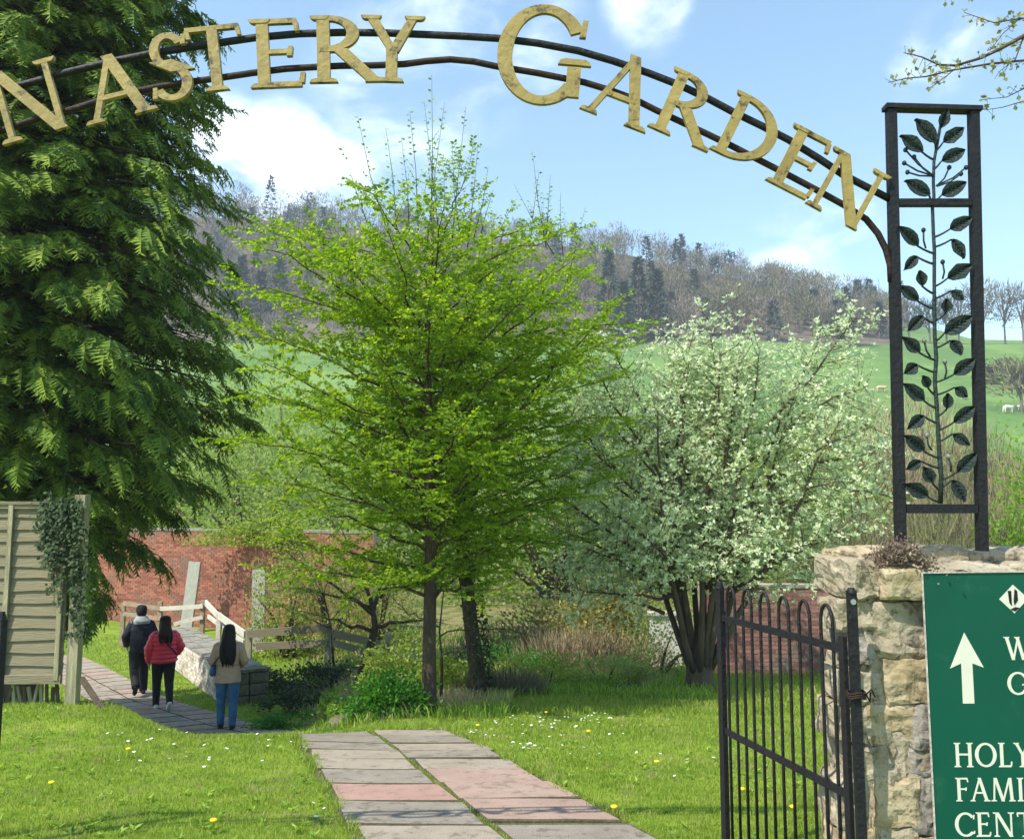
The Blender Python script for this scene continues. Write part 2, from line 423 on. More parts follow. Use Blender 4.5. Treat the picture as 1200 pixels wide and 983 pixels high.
# ------------------------------------------------------------------ paths of paving slabs
PD = Vector((-1.15, 3.39, 0)).normalized()           # the near path runs away and to the left
def path_centre(d): return 1.40 - .336 * d
def slab(parent, c, w, dp, ang, tilt, m, t=.05, shear=0):
    mb = MB(); rot = Matrix.Rotation(ang, 3, 'Z')
    n = 3
    pts = []
    a, b = w / 2, dp / 2
    ring = [(-a, -b), (-a * .3, -b), (a * .35, -b), (a, -b), (a, b), (a * .3, b), (-a * .3, b), (-a, b)]
    ring = [(x + shear * y + rnd.uniform(-.014, .014), y + rnd.uniform(-.007, .007)) for x, y in ring]
    def lift(x, y, inset, dz):
        v = rot @ Vector((x * (1 - inset * .6), y * (1 - inset), 0))
        return Vector((c[0] + v.x, c[1] + v.y, h(c[0] + v.x, c[1] + v.y) + dz + .004 + tilt[0] * x + tilt[1] * y))
    top = [lift(x, y, .025, .016) for x, y in ring]; mid = [lift(x, y, 0, .006) for x, y in ring]; low = [lift(x, y, 0, -t) for x, y in ring]
    k = len(ring)
    mb.add(top + mid + low, [tuple(range(k))] + [(i, i + k, (i + 1) % k + k, (i + 1) % k) for i in range(k)] + [(i + k, i + 2 * k, (i + 1) % k + 2 * k, (i + 1) % k + k) for i in range(k)])
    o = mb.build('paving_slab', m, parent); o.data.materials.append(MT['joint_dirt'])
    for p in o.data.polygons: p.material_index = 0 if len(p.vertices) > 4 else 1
    return o
def strip(name, pts, half, dz, m):
    V = []; Fq = []
    for i, (x, y) in enumerate(pts):
        a = Vector(pts[max(i - 1, 0)]); b = Vector(pts[min(i + 1, len(pts) - 1)]); t = (b - a).normalized(); nrm = Vector((t.y, -t.x))
        for k in range(-2, 3):
            q = Vector((x, y)) + nrm * (half * k / 2); V.append((q.x, q.y, h(q.x, q.y) + dz))
    for i in range(len(pts) - 1):
        for k in range(4): Fq.append((i * 5 + k, i * 5 + k + 1, (i + 1) * 5 + k + 1, (i + 1) * 5 + k))
    return put(name, mesh_np(name, np.array(V), np.array(Fq), True), m)
path = strip('path', [(path_centre(d), d) for d in np.arange(2.0, 8.25, .2)], .70, .004, MT['bed']); tag(path, kind='structure')
SL = [4.48, 5.02, 5.49, 5.98, 6.38, 6.76, 7.12, 7.60, 8.10]
rows = [(2.9, 3.4), (3.4, 3.92), (3.92, 4.48)] + list(zip(SL[:-1], SL[1:]))
lm = ['slab_buff', 'slab_grey', 'slab_buff', 'slab_grey', 'slab_rose', 'slab_grey', 'slab_buff', 'slab_buff', 'slab_grey', 'slab_grey', 'slab_grey']
rm = ['slab_grey', 'slab_pink', 'slab_grey', 'slab_pink', 'slab_pink', 'slab_pink', 'slab_buff', 'slab_grey', 'slab_buff', 'slab_grey', 'slab_buff']
for i, (d0, d1) in enumerate(rows):
    for s, ms in ((-1, lm), (1, rm)):
        off = 0 if s < 0 else rnd.uniform(-.02, .06)
        a0, a1 = d0 + off, d1 + off
        cd = (a0 + a1) / 2; cx = path_centre(cd)
        w = .675 + rnd.uniform(-.02, .04)
        slab(path, (cx + s * (.014 + w / 2), cd + s * .012, 0), w, (a1 - a0) - .026, R(rnd.uniform(-.6, 1.2)), (rnd.uniform(-.008, .008), rnd.uniform(-.012, .012)), MT[ms[i]], shear=-.30)
# lower path, past the crest
LP = [Vector(p) for p in ((-3.0, 12.6), (-3.9, 13.35), (-4.9, 14.3), (-6.1, 15.6), (-7.4, 17.0), (-8.8, 18.7), (-10.3, 20.6), (-12.0, 22.6))]
def along(pts, s):
    for a, b in zip(pts[:-1], pts[1:]):
        L = (b - a).length
        if s <= L or b is pts[-1]: return a + (b - a) * (s / L), (b - a).normalized()
        s -= L
LPL = sum((b - a).length for a, b in zip(LP[:-1], LP[1:]))
lpath = strip('lower_path', [tuple(along(LP, s)[0]) for s in np.arange(0, LPL, .3)], .64, .004, MT['bed']); tag(lpath, kind='structure')
s = .1; k = 0
while s < LPL - .6:
    c, t = along(LP, s + .26); nrm = Vector((t.y, -t.x)); ang = math.atan2(t.y, t.x) - R(90)
    for sd in (-1, 1):
        q = c + nrm * (sd * .325)
        slab(lpath, (q.x, q.y, 0), .62, .50, ang + R(rnd.uniform(-1, 1)), (rnd.uniform(-.01, .01), rnd.uniform(-.01, .01)), MT[rnd.choice(['slab_buff', 'slab_buff', 'slab_pink', 'slab_grey'])])
    s += .525; k += 1

# ------------------------------------------------------------------ foliage tools (numpy)
def unit(a): return a / np.maximum(np.linalg.norm(a, axis=1, keepdims=True), 1e-9)
def leaves_np(P, D, Nn, L, W, fold=.25):
    """two-triangle folded leaves: base P, direction D, normal Nn"""
    D = unit(D); S = unit(np.cross(D, Nn)); Nn = np.cross(S, D); L = np.asarray(L).reshape(-1, 1) * np.ones((len(P), 1)); W = np.asarray(W).reshape(-1, 1) * np.ones((len(P), 1))
    mid = P + D * L * .45
    V = np.stack([P, mid + S * W / 2 + Nn * W * fold, P + D * L, mid - S * W / 2 + Nn * W * fold], 1).reshape(-1, 3)
    n = len(P); b = np.arange(n)[:, None] * 4
    return V, np.concatenate([b + np.array([[0, 1, 2]]), b + np.array([[0, 2, 3]])], 0)
def rand_dirs(n): return unit(rng.normal(size=(n, 3)))
def fuzz_np(P, D, L, W):
    """thin twig triangles"""
    D = unit(D); S = unit(np.cross(D, rand_dirs(len(P)))); L = np.asarray(L).reshape(-1, 1); W = np.asarray(W).reshape(-1, 1)
    V = np.stack([P - S * W / 2, P + S * W / 2, P + D * L], 1).reshape(-1, 3)
    return V, np.arange(len(V)).reshape(-1, 3)
def join_np(parts):
    Vs, Fs, b = [], [], 0
    for V, Fc in parts: Vs.append(V); Fs.append(Fc + b); b += len(V)
    return np.concatenate(Vs), np.concatenate(Fs)
def bez(a, b, c, t): return a * (1 - t) ** 2 + b * (2 * t * (1 - t)) + c * t * t

# ------------------------------------------------------------------ grass
def blades(X, Y, hh, ww, lean=.6):
    n = len(X); Z = H(X, Y) - .005
    P = np.stack([X, Y, Z], 1); a = rng.uniform(0, 2 * np.pi, n); hd = np.stack([np.cos(a), np.sin(a), np.zeros(n)], 1)
    b = rng.uniform(0, 2 * np.pi, n); sd = np.stack([np.cos(b), np.sin(b), np.zeros(n)], 1)
    ln = rng.uniform(0.1, lean, n)[:, None]; hh = np.asarray(hh).reshape(-1, 1); ww = np.asarray(ww).reshape(-1, 1)
    up = np.array([[0, 0, 1.]])
    m = P + up * hh * .6 + hd * hh * ln * .35; t = P + up * hh * (1 - .25 * ln) + hd * hh * ln
    V = np.stack([P - sd * ww / 2, P + sd * ww / 2, m - sd * ww * .4, m + sd * ww * .4, t], 1).reshape(-1, 3)
    q = np.arange(n)[:, None] * 5
    return V, np.concatenate([q + np.array([[0, 1, 3]]), q + np.array([[0, 3, 2]]), q + np.array([[2, 3, 4]])], 0)
def clumpy(X, Y, s): return np.array([noise.noise(Vector((x * s, y * s, 3.1))) for x, y in zip(X, Y)])
def off_path(X, Y, m=.0): return np.abs(X - (1.40 - .336 * Y)) > .70 + m
def lawn_patch(n, y0, y1, u0, u1, hmin, hmax, wk):
    Y = y0 * (y1 / y0) ** rng.uniform(0, 1, n); X = rng.uniform(u0, u1, n) * Y
    keep = off_path(X, Y, rng.normal(0, .03, n)) | (Y > 8.15)
    return X[keep], Y[keep]
X, Y = lawn_patch(155000, 3.2, 10.2, -.68, .42, 0, 0, 0)
cn = clumpy(X, Y, 1.7)
k = (Y < 9.6) | (X / Y > .0)
X, Y, cn = X[k], Y[k], cn[k]
hh = (.016 + .022 * rng.uniform(0, 1, len(X)) + .028 * np.clip(cn + .1, 0, 1)) * np.where(Y > 7.4, 1.25, 1)
lawn = put('grass', mesh_np('grass', *blades(X, Y, hh, .0030 * np.maximum(Y / 4, .8) * rng.uniform(.7, 1.3, len(X)), 1.0)), MT['grass'])
tag(lawn, 'short sunlit lawn grass either side of the paved path', 'grass', kind='stuff')
# right hand lawn, running on past the gate to the brick wall
n = 30000
Y = 9.6 * (16.2 / 9.6) ** rng.uniform(0, 1, n); X = rng.uniform(.0, .55, n) * Y
k = (X / Y > .19) | (Y < 11.3 + .5 * np.sin(X * 2)); X, Y = X[k], Y[k]
V1 = blades(X, Y, rng.uniform(.04, .11, len(X)), .0034 * Y / 4, .9)
n = 34000
Y = 12.4 * (26 / 12.4) ** rng.uniform(0, 1, n); X = rng.uniform(-.60, -.2, n) * Y
dl = np.min(np.stack([np.abs((X - a.x) * (b - a).normalized().y - (Y - a.y) * (b - a).normalized().x) + 9 * ((((X - a.x) * (b - a).x + (Y - a.y) * (b - a).y) < -.2) | (((X - a.x) * (b - a).x + (Y - a.y) * (b - a).y) > (b - a).length_squared + .2)) for a, b in zip(LP[:-1], LP[1:])]), 0)
k = dl > .66; X, Y = X[k], Y[k]
V2 = blades(X, Y, rng.uniform(.03, .09, len(X)), .0032 * Y / 4, .9)
g2 = put('grass', mesh_np('lower_grass', *join_np([V1, V2])), MT['grass_low'])
tag(g2, 'lawn grass beyond the crest, by the lower path and brick wall', 'grass', kind='stuff')
X, Y = lawn_patch(700, 3.4, 10, -.66, .40, 0, 0, 0)
kk = clumpy(X, Y, 1.1) > .0; X, Y = X[kk], Y[kk]
Cx, Cy = np.repeat(X, 7), np.repeat(Y, 7); aa = rng.uniform(0, 6.283, len(Cx)); dd_ = np.stack([np.cos(aa), np.sin(aa), rng.uniform(.15, .9, len(Cx))], 1)
Pw = np.stack([Cx, Cy, H(Cx, Cy) + .012], 1); V, Fc = leaves_np(Pw, dd_, np.tile([[0, 0, 1.]], (len(Cx), 1)) + rng.normal(0, .3, (len(Cx), 3)), rng.uniform(.02, .055, len(Cx)), rng.uniform(.010, .022, len(Cx)))
lw_ = put('lawn_weeds', mesh_np('lawn_weeds', V, Fc), MT['weeds']); tag(lw_, 'broad leaved weeds dotted through the lawn', 'weeds', kind='stuff')
ed = np.concatenate([rng.normal(-.725, .03, 2600), rng.normal(.725, .035, 2600)]); Ye = rng.uniform(3.2, 8.2, 5200); Xe = 1.40 - .336 * Ye + ed
ke = clumpy(Xe, Ye, 4.0) > -.1; Xe, Ye = Xe[ke], Ye[ke]
eg = put('edge_grass', mesh_np('edge_grass', *blades(Xe, Ye, rng.uniform(.03, .08, len(Xe)), .0036 * np.maximum(Ye / 4, .8), 1.3)), MT['grass']); tag(eg, 'longer grass flopping over the paving edges', 'grass', kind='stuff')
# grass in the joints of the near path
Yj = rng.uniform(3.2, 8.1, 2200); Xj = path_centre(Yj) + rng.normal(0, .007, 2200)
Yk = np.array([r_[0] for r_ in rows])[rng.integers(0, len(rows), 2600)] + rng.normal(0, .004, 2600); Xk = path_centre(Yk) + rng.uniform(-.7, .7, 2600)
kk = clumpy(Xk, Yk, 2.2) > -.12
jg = put('joint_grass', mesh_np('joint_grass', *blades(np.r_[Xj, Xk[kk]], np.r_[Yj, Yk[kk]], np.r_[rng.uniform(.016, .036, 2200), rng.uniform(.010, .022, int(kk.sum()))], .0045, 1.2)), MT['grass'])
tag(jg, 'grass and moss growing in the joints of the paving', 'grass', kind='stuff')

# rough ground: weeds, dry stalks
n = 42000
Y = 9.3 * (26 / 9.3) ** rng.uniform(0, 1, n); X = rng.uniform(-.24, .23, n) * Y
u = X / Y
lim = np.where(u > .0, 11.4 + .4 * np.sin(X * 2), 9.2 + np.clip((u + .02), 0, .1) * 20)
k = (Y > lim) & (clumpy(X, Y, .9) > -.28); X, Y = X[k], Y[k]
cn = clumpy(X, Y, .55)
wk = rng.uniform(-.25, .25, len(X)) + cn
gs = wk > -.12
hh = rng.uniform(.05, .20, len(X))
ug = put('undergrowth', mesh_np('undergrowth', *blades(X[gs], Y[gs], hh[gs], .0052 * Y[gs] / 4, .9)), MT['weeds'])
tag(ug, 'tangled green weeds under the trees', 'undergrowth', kind='stuff')
ds = put('dry_grass', mesh_np('dry_grass', *blades(X[~gs], Y[~gs], hh[~gs] * 1.15, .0042 * Y[~gs] / 4, 1.1)), MT['straw'])
tag(ds, 'pale dry grass stalks in the rough garden', 'dry grass', kind='stuff')

# ------------------------------------------------------------------ letters
def stroke_letters():
    TK, TN, SF = .142, .076, .058
    def ln(x0, y0, x1, y1, w, w1=None):
        w1 = w1 or w
        dx, dy = x1 - x0, y1 - y0; L = math.hypot(dx, dy)
        if abs(dy) > .3 * L:      # keep the ends level
            k = L / abs(dy)
            return [(x0 - w * k / 2, y0), (x0 + w * k / 2, y0), (x1 + w1 * k / 2, y1), (x1 - w1 * k / 2, y1)]
        nx, ny = -dy / L, dx / L
        return [(x0 - nx * w / 2, y0 - ny * w / 2), (x1 - nx * w1 / 2, y1 - ny * w1 / 2), (x1 + nx * w1 / 2, y1 + ny * w1 / 2), (x0 + nx * w / 2, y0 + ny * w / 2)]
    def sf(x, y, l=.26):
        s = 1 if y < .5 else -1
        return [(x - l / 2, y), (x + l / 2, y), (x + l / 2 - .02, y + s * SF * .7), (x + l * .3, y + s * SF), (x - l * .3, y + s * SF), (x - l / 2 + .02, y + s * SF * .7)]
    def arc(cx, cy, rx, ry, a0, a1, wv, wh, n=20):
        o, i = [], []
        for k in range(n + 1):
            a = R(a0 + (a1 - a0) * k / n); c, s = math.cos(a), math.sin(a)
            o.append((cx + rx * c, cy + ry * s)); i.append((cx + (rx - wv) * c, cy + (ry - wh) * s))
        return ('arc', o, i)
    def tick(x, y, hgt, s=1): return [(x - .035, y), (x + .03, y), (x + .045, y + s * hgt), (x - .01, y + s * hgt)]
    D = {}
    D['A'] = (.84, [ln(.10, .0, .43, .97, TN), ln(.42, 1, .73, 0, TK), ln(.2, .36, .62, .36, .07), sf(.10, 0, .24), sf(.74, 0, .30)])
    D['N'] = (.92, [ln(.15, 0, .15, .98, TN), ln(.17, 1, .77, 0, TK), ln(.78, .0, .78, 1, TN), sf(.15, 0, .26), sf(.10, 1, .22), sf(.78, 1, .28)])
    D['M'] = (1.1, [ln(.14, 0, .2, 1, TN), ln(.22, 1, .55, 0, TK), ln(.55, 0, .86, 1, TN), ln(.88, 1, .95, 0, TK), sf(.14, 0, .26), sf(.96, 0, .3)])
    D['S'] = (.62, [arc(.31, .74, .24, .26, 25, 235, .12, .085), arc(.30, .275, .27, .275, -155, 55, .135, .085), ln(.20, .60, .47, .42, .17), tick(.52, .80, .14), tick(.06, .06, .16)])
    D['T'] = (.78, [ln(.39, 0, .39, .94, TK), ln(.03, .965, .75, .965, .07), tick(.05, .95, .13, -1), tick(.73, .95, .13, -1), sf(.39, 0, .32)])
    D['E'] = (.66, [ln(.16, 0, .16, 1, TK), ln(.16, .965, .56, .965, .07), ln(.16, .52, .48, .52, .065), ln(.16, .037, .60, .037, .075), tick(.55, .95, .14, -1), tick(.47, .45, .14), tick(.60, .05, .15), sf(.13, 0, .26), sf(.13, 1, .26)])
    D['F'] = (.6, D['E'][1][:3] + [D['E'][1][4], D['E'][1][5], sf(.16, 0, .30), sf(.13, 1, .26)])
    D['R'] = (.80, [ln(.16, 0, .16, 1, TK), arc(.22, .735, .34, .265, -100, 100, .14, .075), ln(.34, .5, .72, .02, TK, .13), ln(.12, .49, .3, .49, .06), sf(.16, 0, .32), sf(.12, 1, .22), [(.62, 0), (.84, 0), (.84, .05), (.66, .09)]])
    D['Y'] = (.80, [ln(.40, .47, .12, 1, .10, .13), ln(.40, .45, .66, 1, .13, .10), ln(.39, 0, .39, .52, TK), sf(.39, 0, .32), sf(.12, 1, .26), sf(.67, 1, .26)])
    D['G'] = (1.0, [arc(.47, .5, .47, .5, 32, 320, .155, .085, 40), ln(.80, .10, .80, .40, TK), sf(.80, .42, .34), tick(.86, .70, .17, 1)])
    D['C'] = (.82, [arc(.47, .5, .47, .5, 40, 318, .155, .085, 36), tick(.82, .72, .18, 1), tick(.82, .12, .12, 1)])
    D['O'] = (.94, [arc(.47, .5, .47, .5, 0, 360, .155, .085, 40)])
    D['D'] = (.88, [ln(.16, 0, .16, 1, TK), arc(.22, .5, .58, .5, -95, 95, .155, .08, 26), sf(.12, 0, .22), sf(.12, 1, .22)])
    D['H'] = (.86, [ln(.16, 0, .16, 1, TK), ln(.70, 0, .70, 1, TK), ln(.16, .52, .70, .52, .075), sf(.16, 0, .3), sf(.16, 1, .3), sf(.70, 0, .3), sf(.70, 1, .3)])
    D['L'] = (.62, [ln(.16, 0, .16, 1, TK), ln(.16, .037, .56, .037, .075), tick(.56, .05, .18), sf(.12, 0, .22), sf(.16, 1, .3)])
    D['I'] = (.34, [ln(.17, 0, .17, 1, TK), sf(.17, 0, .3), sf(.17, 1, .3)])
    D['W'] = (1.16, [ln(.12, 1, .40, 0, TK), ln(.40, 0, .62, .96, TN), ln(.58, 1, .84, 0, TK), ln(.84, 0, 1.06, 1, TN), sf(.12, 1, .28), sf(.58, 1, .26), sf(1.07, 1, .26)])
    return D
LET = stroke_letters()
def letter_mesh(ch, conv, back):
    """conv maps letter coordinates to a point; the strokes sit a hair proud of each other"""
    mb = MB(); w, strokes = LET[ch]
    for i, st in enumerate(strokes):
        off = -back * (.018 * i)
        if isinstance(st, tuple):
            _, o, inn = st
            for k in range(len(o) - 1):
                q = [conv(*o[k]), conv(*o[k + 1]), conv(*inn[k + 1]), conv(*inn[k])]
                vs = [p + off for p in q] + [p + back for p in q]
                fs = [(0, 1, 2, 3), (7, 6, 5, 4), (0, 4, 5, 1), (2, 6, 7, 3)]
                if k == 0: fs.append((3, 7, 4, 0))
                if k == len(o) - 2: fs.append((1, 5, 6, 2))
                mb.add(vs, fs)
        else:
            mb.prism([conv(*p) + off for p in st], back - off)
    return mb

# ------------------------------------------------------------------ the iron arch over the gateway
YA = 3.22
arch = thing('garden_arch', 'black iron arch over the gateway with gold letters and a leafwork panel', 'arch', (at(1100, 640, YA).x, YA, 1.40))
def apart(name, mb, m, smooth=False, parent=None):
    """part of the arch, built in world coordinates"""
    me = mb.mesh(name, smooth); me.transform(Matrix.Translation(-arch.location)); return put(name, me, m, parent or arch)
upper = [(-420, 262), (-330, 222), (-230, 182), (-120, 145), (-40, 121), (27, 100), (80, 85), (134, 72), (190, 61), (248, 52), (299, 44.5), (350, 40), (400, 38.5), (450, 39), (500, 41), (545, 43), (585, 45.5), (630, 51), (678, 60), (719, 72), (760, 86), (796, 100), (830, 116), (860, 132), (893, 148), (924, 164), (958, 185), (988, 205), (1015, 219), (1042, 233)]
lower = [(-420, 335), (-405, 300), (-370, 275), (-330, 258), (-230, 222), (-120, 188), (-40, 166), (7, 152), (45, 139), (84, 129), (130, 114), (181, 103), (218, 97), (255, 92), (295, 86), (335, 81), (368, 79), (400, 77.5), (438, 77), (474, 75.5), (500, 72), (528, 70), (555, 72.5), (581, 78), (630, 86), (685, 97), (715, 106), (742, 116), (770, 130), (800, 144), (830, 158), (857, 171), (890, 188), (925, 206), (961, 225), (990, 241), (1015, 257), (1029, 274), (1038, 292), (1043, 310), (1044, 330)]
for pts, r in ((upper, .0145), (lower, .013)):
    mb = MB(); mb.tube([at(x, y, YA) for x, y in pts], r, 8); apart('arch_rod', mb, MT['rust_iron'] if r < .014 else MT['iron'], True)
word = [('M', -165, 196, 92, 19, 1.15), ('O', -48, 148, 92, 17, 1.0), ('N', 32, 118, 84, 16, 1.17), ('A', 133, 101, 75, 14, 1.30), ('S', 199, 78, 80, 9, 1.15), ('T', 251, 68, 76, 6, 1.18), ('E', 325, 62, 80, 2.5, 1.28), ('R', 404, 57, 78, 1, 1.38), ('Y', 460, 57, 77, -1.5, 1.24),
        ('G', 640, 64, 117, -5, 1.0), ('A', 731, 103, 80, -21, 1.16), ('R', 808, 127, 76, -24, 1.24), ('D', 881, 155, 76, -26, 1.14), ('E', 940, 190, 74, -27, 1.22), ('N', 994, 222, 74, -29, 1.14)]
for ch, cx, cy, ht, rot, ws in word:
    w = LET[ch][0]; ca, sa = math.cos(R(rot)), math.sin(R(rot))
    def conv(x, y):
        lx, ly = (x - w / 2) * ht * ws * .98, (y - .5) * ht
        return at(cx + lx * ca - ly * sa, cy - (lx * sa + ly * ca), YA - .034)
    apart('letter', letter_mesh(ch, conv, Vector((0, .018, 0))), MT['gold'])
# leafwork panel: square tube frame, stem, leaves, buds
pan = MB()
def vbar(px, py0, py1, w, y0=YA):
    a = at(px[0], py0, y0); b = at(px[1], py1, y0); pan.bar(a, b, w, w, Vector((1, 0, 0)))
zt, zb = at(1094, 124, YA).z, 1.385
xl, xr = at(1047, 380, YA).x, at(1145, 380, YA).x
PT = [at(1044, 128, YA), at(1140.5, 130, YA)]; PB = [at(1055.5, 648, YA), at(1151, 648, YA)]
for a, b in zip(PB, PT): pan.bar((a.x, YA, zb), b, .034, .034, Vector((1, 0, 0)))
pan.bar(PT[0] + Vector((-.026, 0, .006)), PT[1] + Vector((.026, 0, .002)), .018, .050)
def post_x(z, i): return PB[i].x + (PT[i].x - PB[i].x) * (z - PB[i].z) / (PT[i].z - PB[i].z)
panel = apart('leaf_panel', pan, MT['iron'])
def psub(name, mb, m, smooth=False): return apart(name, mb, m, smooth, panel)
for py, w in ((238, .026), (596, .034)):
    mb = MB(); z = at(1094, py, YA).z; mb.bar((post_x(z, 0) + .02, YA, z), (post_x(z, 1) - .02, YA, z), w, .03); psub('cross_bar', mb, MT['iron'])
stem_px = [(1102, 148), (1098.6, 167.6), (1094.5, 189.6), (1093.7, 214), (1094.5, 230.8), (1092.6, 240.4), (1093.7, 272), (1095, 294), (1094.8, 327), (1095, 362.5), (1095.4, 393.6), (1097.2, 420), (1095.4, 446.6), (1097.8, 476), (1099.3, 505.6), (1100.7, 529), (1103, 558.6), (1102.2, 590)]
mb = MB(); mb.tube([at(x, y, YA) for x, y in stem_px], [.0055 + .003 * i / 17 for i in range(18)], 7); psub('stem', mb, MT['iron_leaf'], True)
zA = lambda x, y: (1030 + x / 3.643, 110 + y / 3.643)
zB = lambda x, y: (1030 + x / 3.393, 370 + y / 3.393)
LV = [(zA, 262, 150, 290, 68), (zA, 240, 210, 152, 110), (zA, 272, 210, 360, 148), (zA, 185, 250, 88, 180), (zA, 265, 290, 365, 242), (zA, 215, 435, 108, 372), (zA, 265, 435, 370, 380),
      (zA, 300, 580, 395, 530), (zA, 310, 622, 362, 705), (zA, 165, 650, 82, 568), (zA, 160, 695, 105, 755), (zA, 290, 790, 395, 730), (zA, 305, 842, 358, 882), (zA, 185, 822, 170, 755),
      (zA, 165, 885, 85, 820), (zB, 172, 2, 113, 62), (zA, 285, 937, 285, 875), (zB, 258, 72, 368, 2), (zB, 285, 98, 326, 157), (zB, 160, 147, 90, 85), (zB, 150, 195, 98, 232), (zB, 295, 235, 378, 172),
      (zB, 300, 285, 348, 326), (zB, 195, 287, 172, 238), (zB, 178, 338, 94, 270), (zB, 270, 370, 270, 308), (zB, 295, 425, 378, 360), (zB, 290, 470, 358, 517), (zB, 175, 397, 110, 452), (zB, 177, 537, 98, 475),
      (zB, 165, 577, 105, 612), (zB, 310, 622, 385, 545), (zB, 290, 652, 340, 740), (zB, 212, 665, 175, 600), (zB, 192, 717, 98, 668)]
def stem_at(py):
    py = min(max(py, 150), 588)
    return np.interp(py, [p[1] for p in stem_px], [p[0] for p in stem_px]), py
def stem_link(x, y, r=.0045, drop=9):
    sx, sy = stem_at(y + drop)
    a, c = at(x, y, YA - .006), at(sx, sy, YA)
    m_ = at(sx + (x - sx) * .45, y + drop * .75, YA - .004)
    mb = MB(); mb.tube([a, bez(a, m_, c, .35), bez(a, m_, c, .7), c], [r * .8, r * .9, r, r], 6); psub('stalk', mb, MT['iron_leaf'], True)
for zf, x0, y0, x1, y1 in LV:
    a, b = zf(x0, y0), zf(x1, y1)
    A, B = at(*a, YA - .008), at(*b, YA - .008 - rnd.uniform(0, .012)); d = B - A; L = d.length; d.normalize(); sd = Vector((d.z, 0, -d.x)).normalized(); nn = Vector((0, -1, 0))
    mb = MB(); prof = [(0, .02), (.12, .26), (.3, .44), (.5, .47), (.7, .36), (.87, .18), (1, .015)]
    asp = .29 if L > .07 else .38
    vs = []
    for t, wv in prof:
        c = A + d * (L * t); ww = L * wv * asp / .5; curl = .12 * L * math.sin(t * 3.1)
        j = rnd.uniform(.9, 1.1)
        for kx, dz in ((-1, .004), (-.5, .004), (0, -.003), (.5, .004), (1, .004)):
            vs.append(c + sd * (ww * kx * j) + nn * (curl * .35 + dz + (.006 * abs(kx) if kx else 0)))
    m_ = len(prof); fs = [(i * 5 + k, i * 5 + k + 1, (i + 1) * 5 + k + 1, (i + 1) * 5 + k) for i in range(m_ - 1) for k in range(4)]
    mb.add(vs, fs); mb.add([v + Vector((0, .005, 0)) for v in vs], [tuple(reversed(f)) for f in fs])
    # raised veins
    for t in (.2, .36, .52, .68):
        for sgn in (-1, 1):
            c = A + d * (L * t); e = c + d * (L * .13) + sd * (sgn * L * .2 * asp / .5)
            mb.tube([c + nn * (.35 * .12 * L * math.sin(t * 3.1) + .001), e + nn * (.35 * .12 * L * math.sin((t + .13) * 3.1) + .0075)], [.0022, .0009], 4)
    psub('leaf', mb, MT['iron_leaf'])
    stem_link(*a)
for zf, x, y, tx, ty in ((zA, 190, 582, 200, 660), (zA, 272, 718, 272, 790), (zA, 113, 240, 232, 350), (zA, 108, 296, 230, 350), (zA, 150, 270, 232, 352), (zA, 122, 335, 230, 352), (zA, 300, 315, 245, 395), (zA, 372, 315, 245, 392), (zA, 350, 342, 250, 395),
                         (zB, 180, 100, 205, 165), (zB, 262, 183, 262, 250), (zB, 190, 475, 210, 535), (zB, 275, 560, 285, 620)):
    a, b = zf(x, y), zf(tx, ty); A, B = at(*a, YA - .005), at(*b, YA - .004)
    mb = MB(); mb.tube([A, A.lerp(B, .5) + Vector((.006 if x > 230 else -.004, 0, -.006)), B], .0035, 6); psub('stalk', mb, MT['iron_leaf'], True)
    mb = MB(); mb.loft([(A.x, A.y, A.z - .009, .004, .004), (A.x, A.y, A.z - .003, .009, .009), (A.x, A.y, A.z + .005, .008, .008), (A.x, A.y, A.z + .010, .002, .002)], 8); psub('bud', mb, MT['bud'] if zf is zB else MT['iron_leaf'], True)
# far leg of the arch, off to the left
mb = MB(); xa = at(-420, 300, YA).x
for x in (xa - .03, xa - .33): mb.bar((x, YA, h(x, YA) - .1), (x, YA, zt), .046, .046, Vector((1, 0, 0)))
mb.bar((xa - .36, YA, zt + .011), (xa, YA, zt + .011), .022, .056); apart('arch_leg', mb, MT['iron'])

# ------------------------------------------------------------------ stone pillar
XP0, XP1, YP0, YP1, ZP = 1.235, 2.7, 3.075, 3.50, 1.345
pillar = thing('stone_pillar', 'rough limestone gate pillar carrying the iron arch and green sign', 'pillar', (1.9, 3.35, 0))
def ppart(name, me, m):
    me.transform(Matrix.Translation(-pillar.location)); return put(name, me, m, pillar)
def rough_box(x0, x1, y0, y1, z0, z1, n, amp, freq, seed):
    bm = bmesh.new(); bmesh.ops.create_cube(bm, size=1)
    bmesh.ops.subdivide_edges(bm, edges=bm.edges, cuts=n, use_grid_fill=True)
    c = Vector(((x0 + x1) / 2, (y0 + y1) / 2, (z0 + z1) / 2)); s_ = Vector((x1 - x0, y1 - y0, z1 - z0))
    for v in bm.verts:
        p = Vector((v.co.x * s_.x, v.co.y * s_.y, v.co.z * s_.z)) + c
        q = p * freq + Vector((seed, seed * .7, -seed))
        v.co = p + noise.noise_vector(q) * amp + noise.noise_vector(q * 2.7) * amp * .5 + noise.noise_vector(q * 6.5) * amp * .3
    me = bpy.data.meshes.new('mortar'); bm.to_mesh(me); bm.free(); me.shade_smooth(); return me
core = rough_box(XP0 + .03, XP1, YP0 + .03, YP1, -.1, ZP - .03, 64, .030, 9, 3.3)
ppart('mortar', core, MT['mortar'])
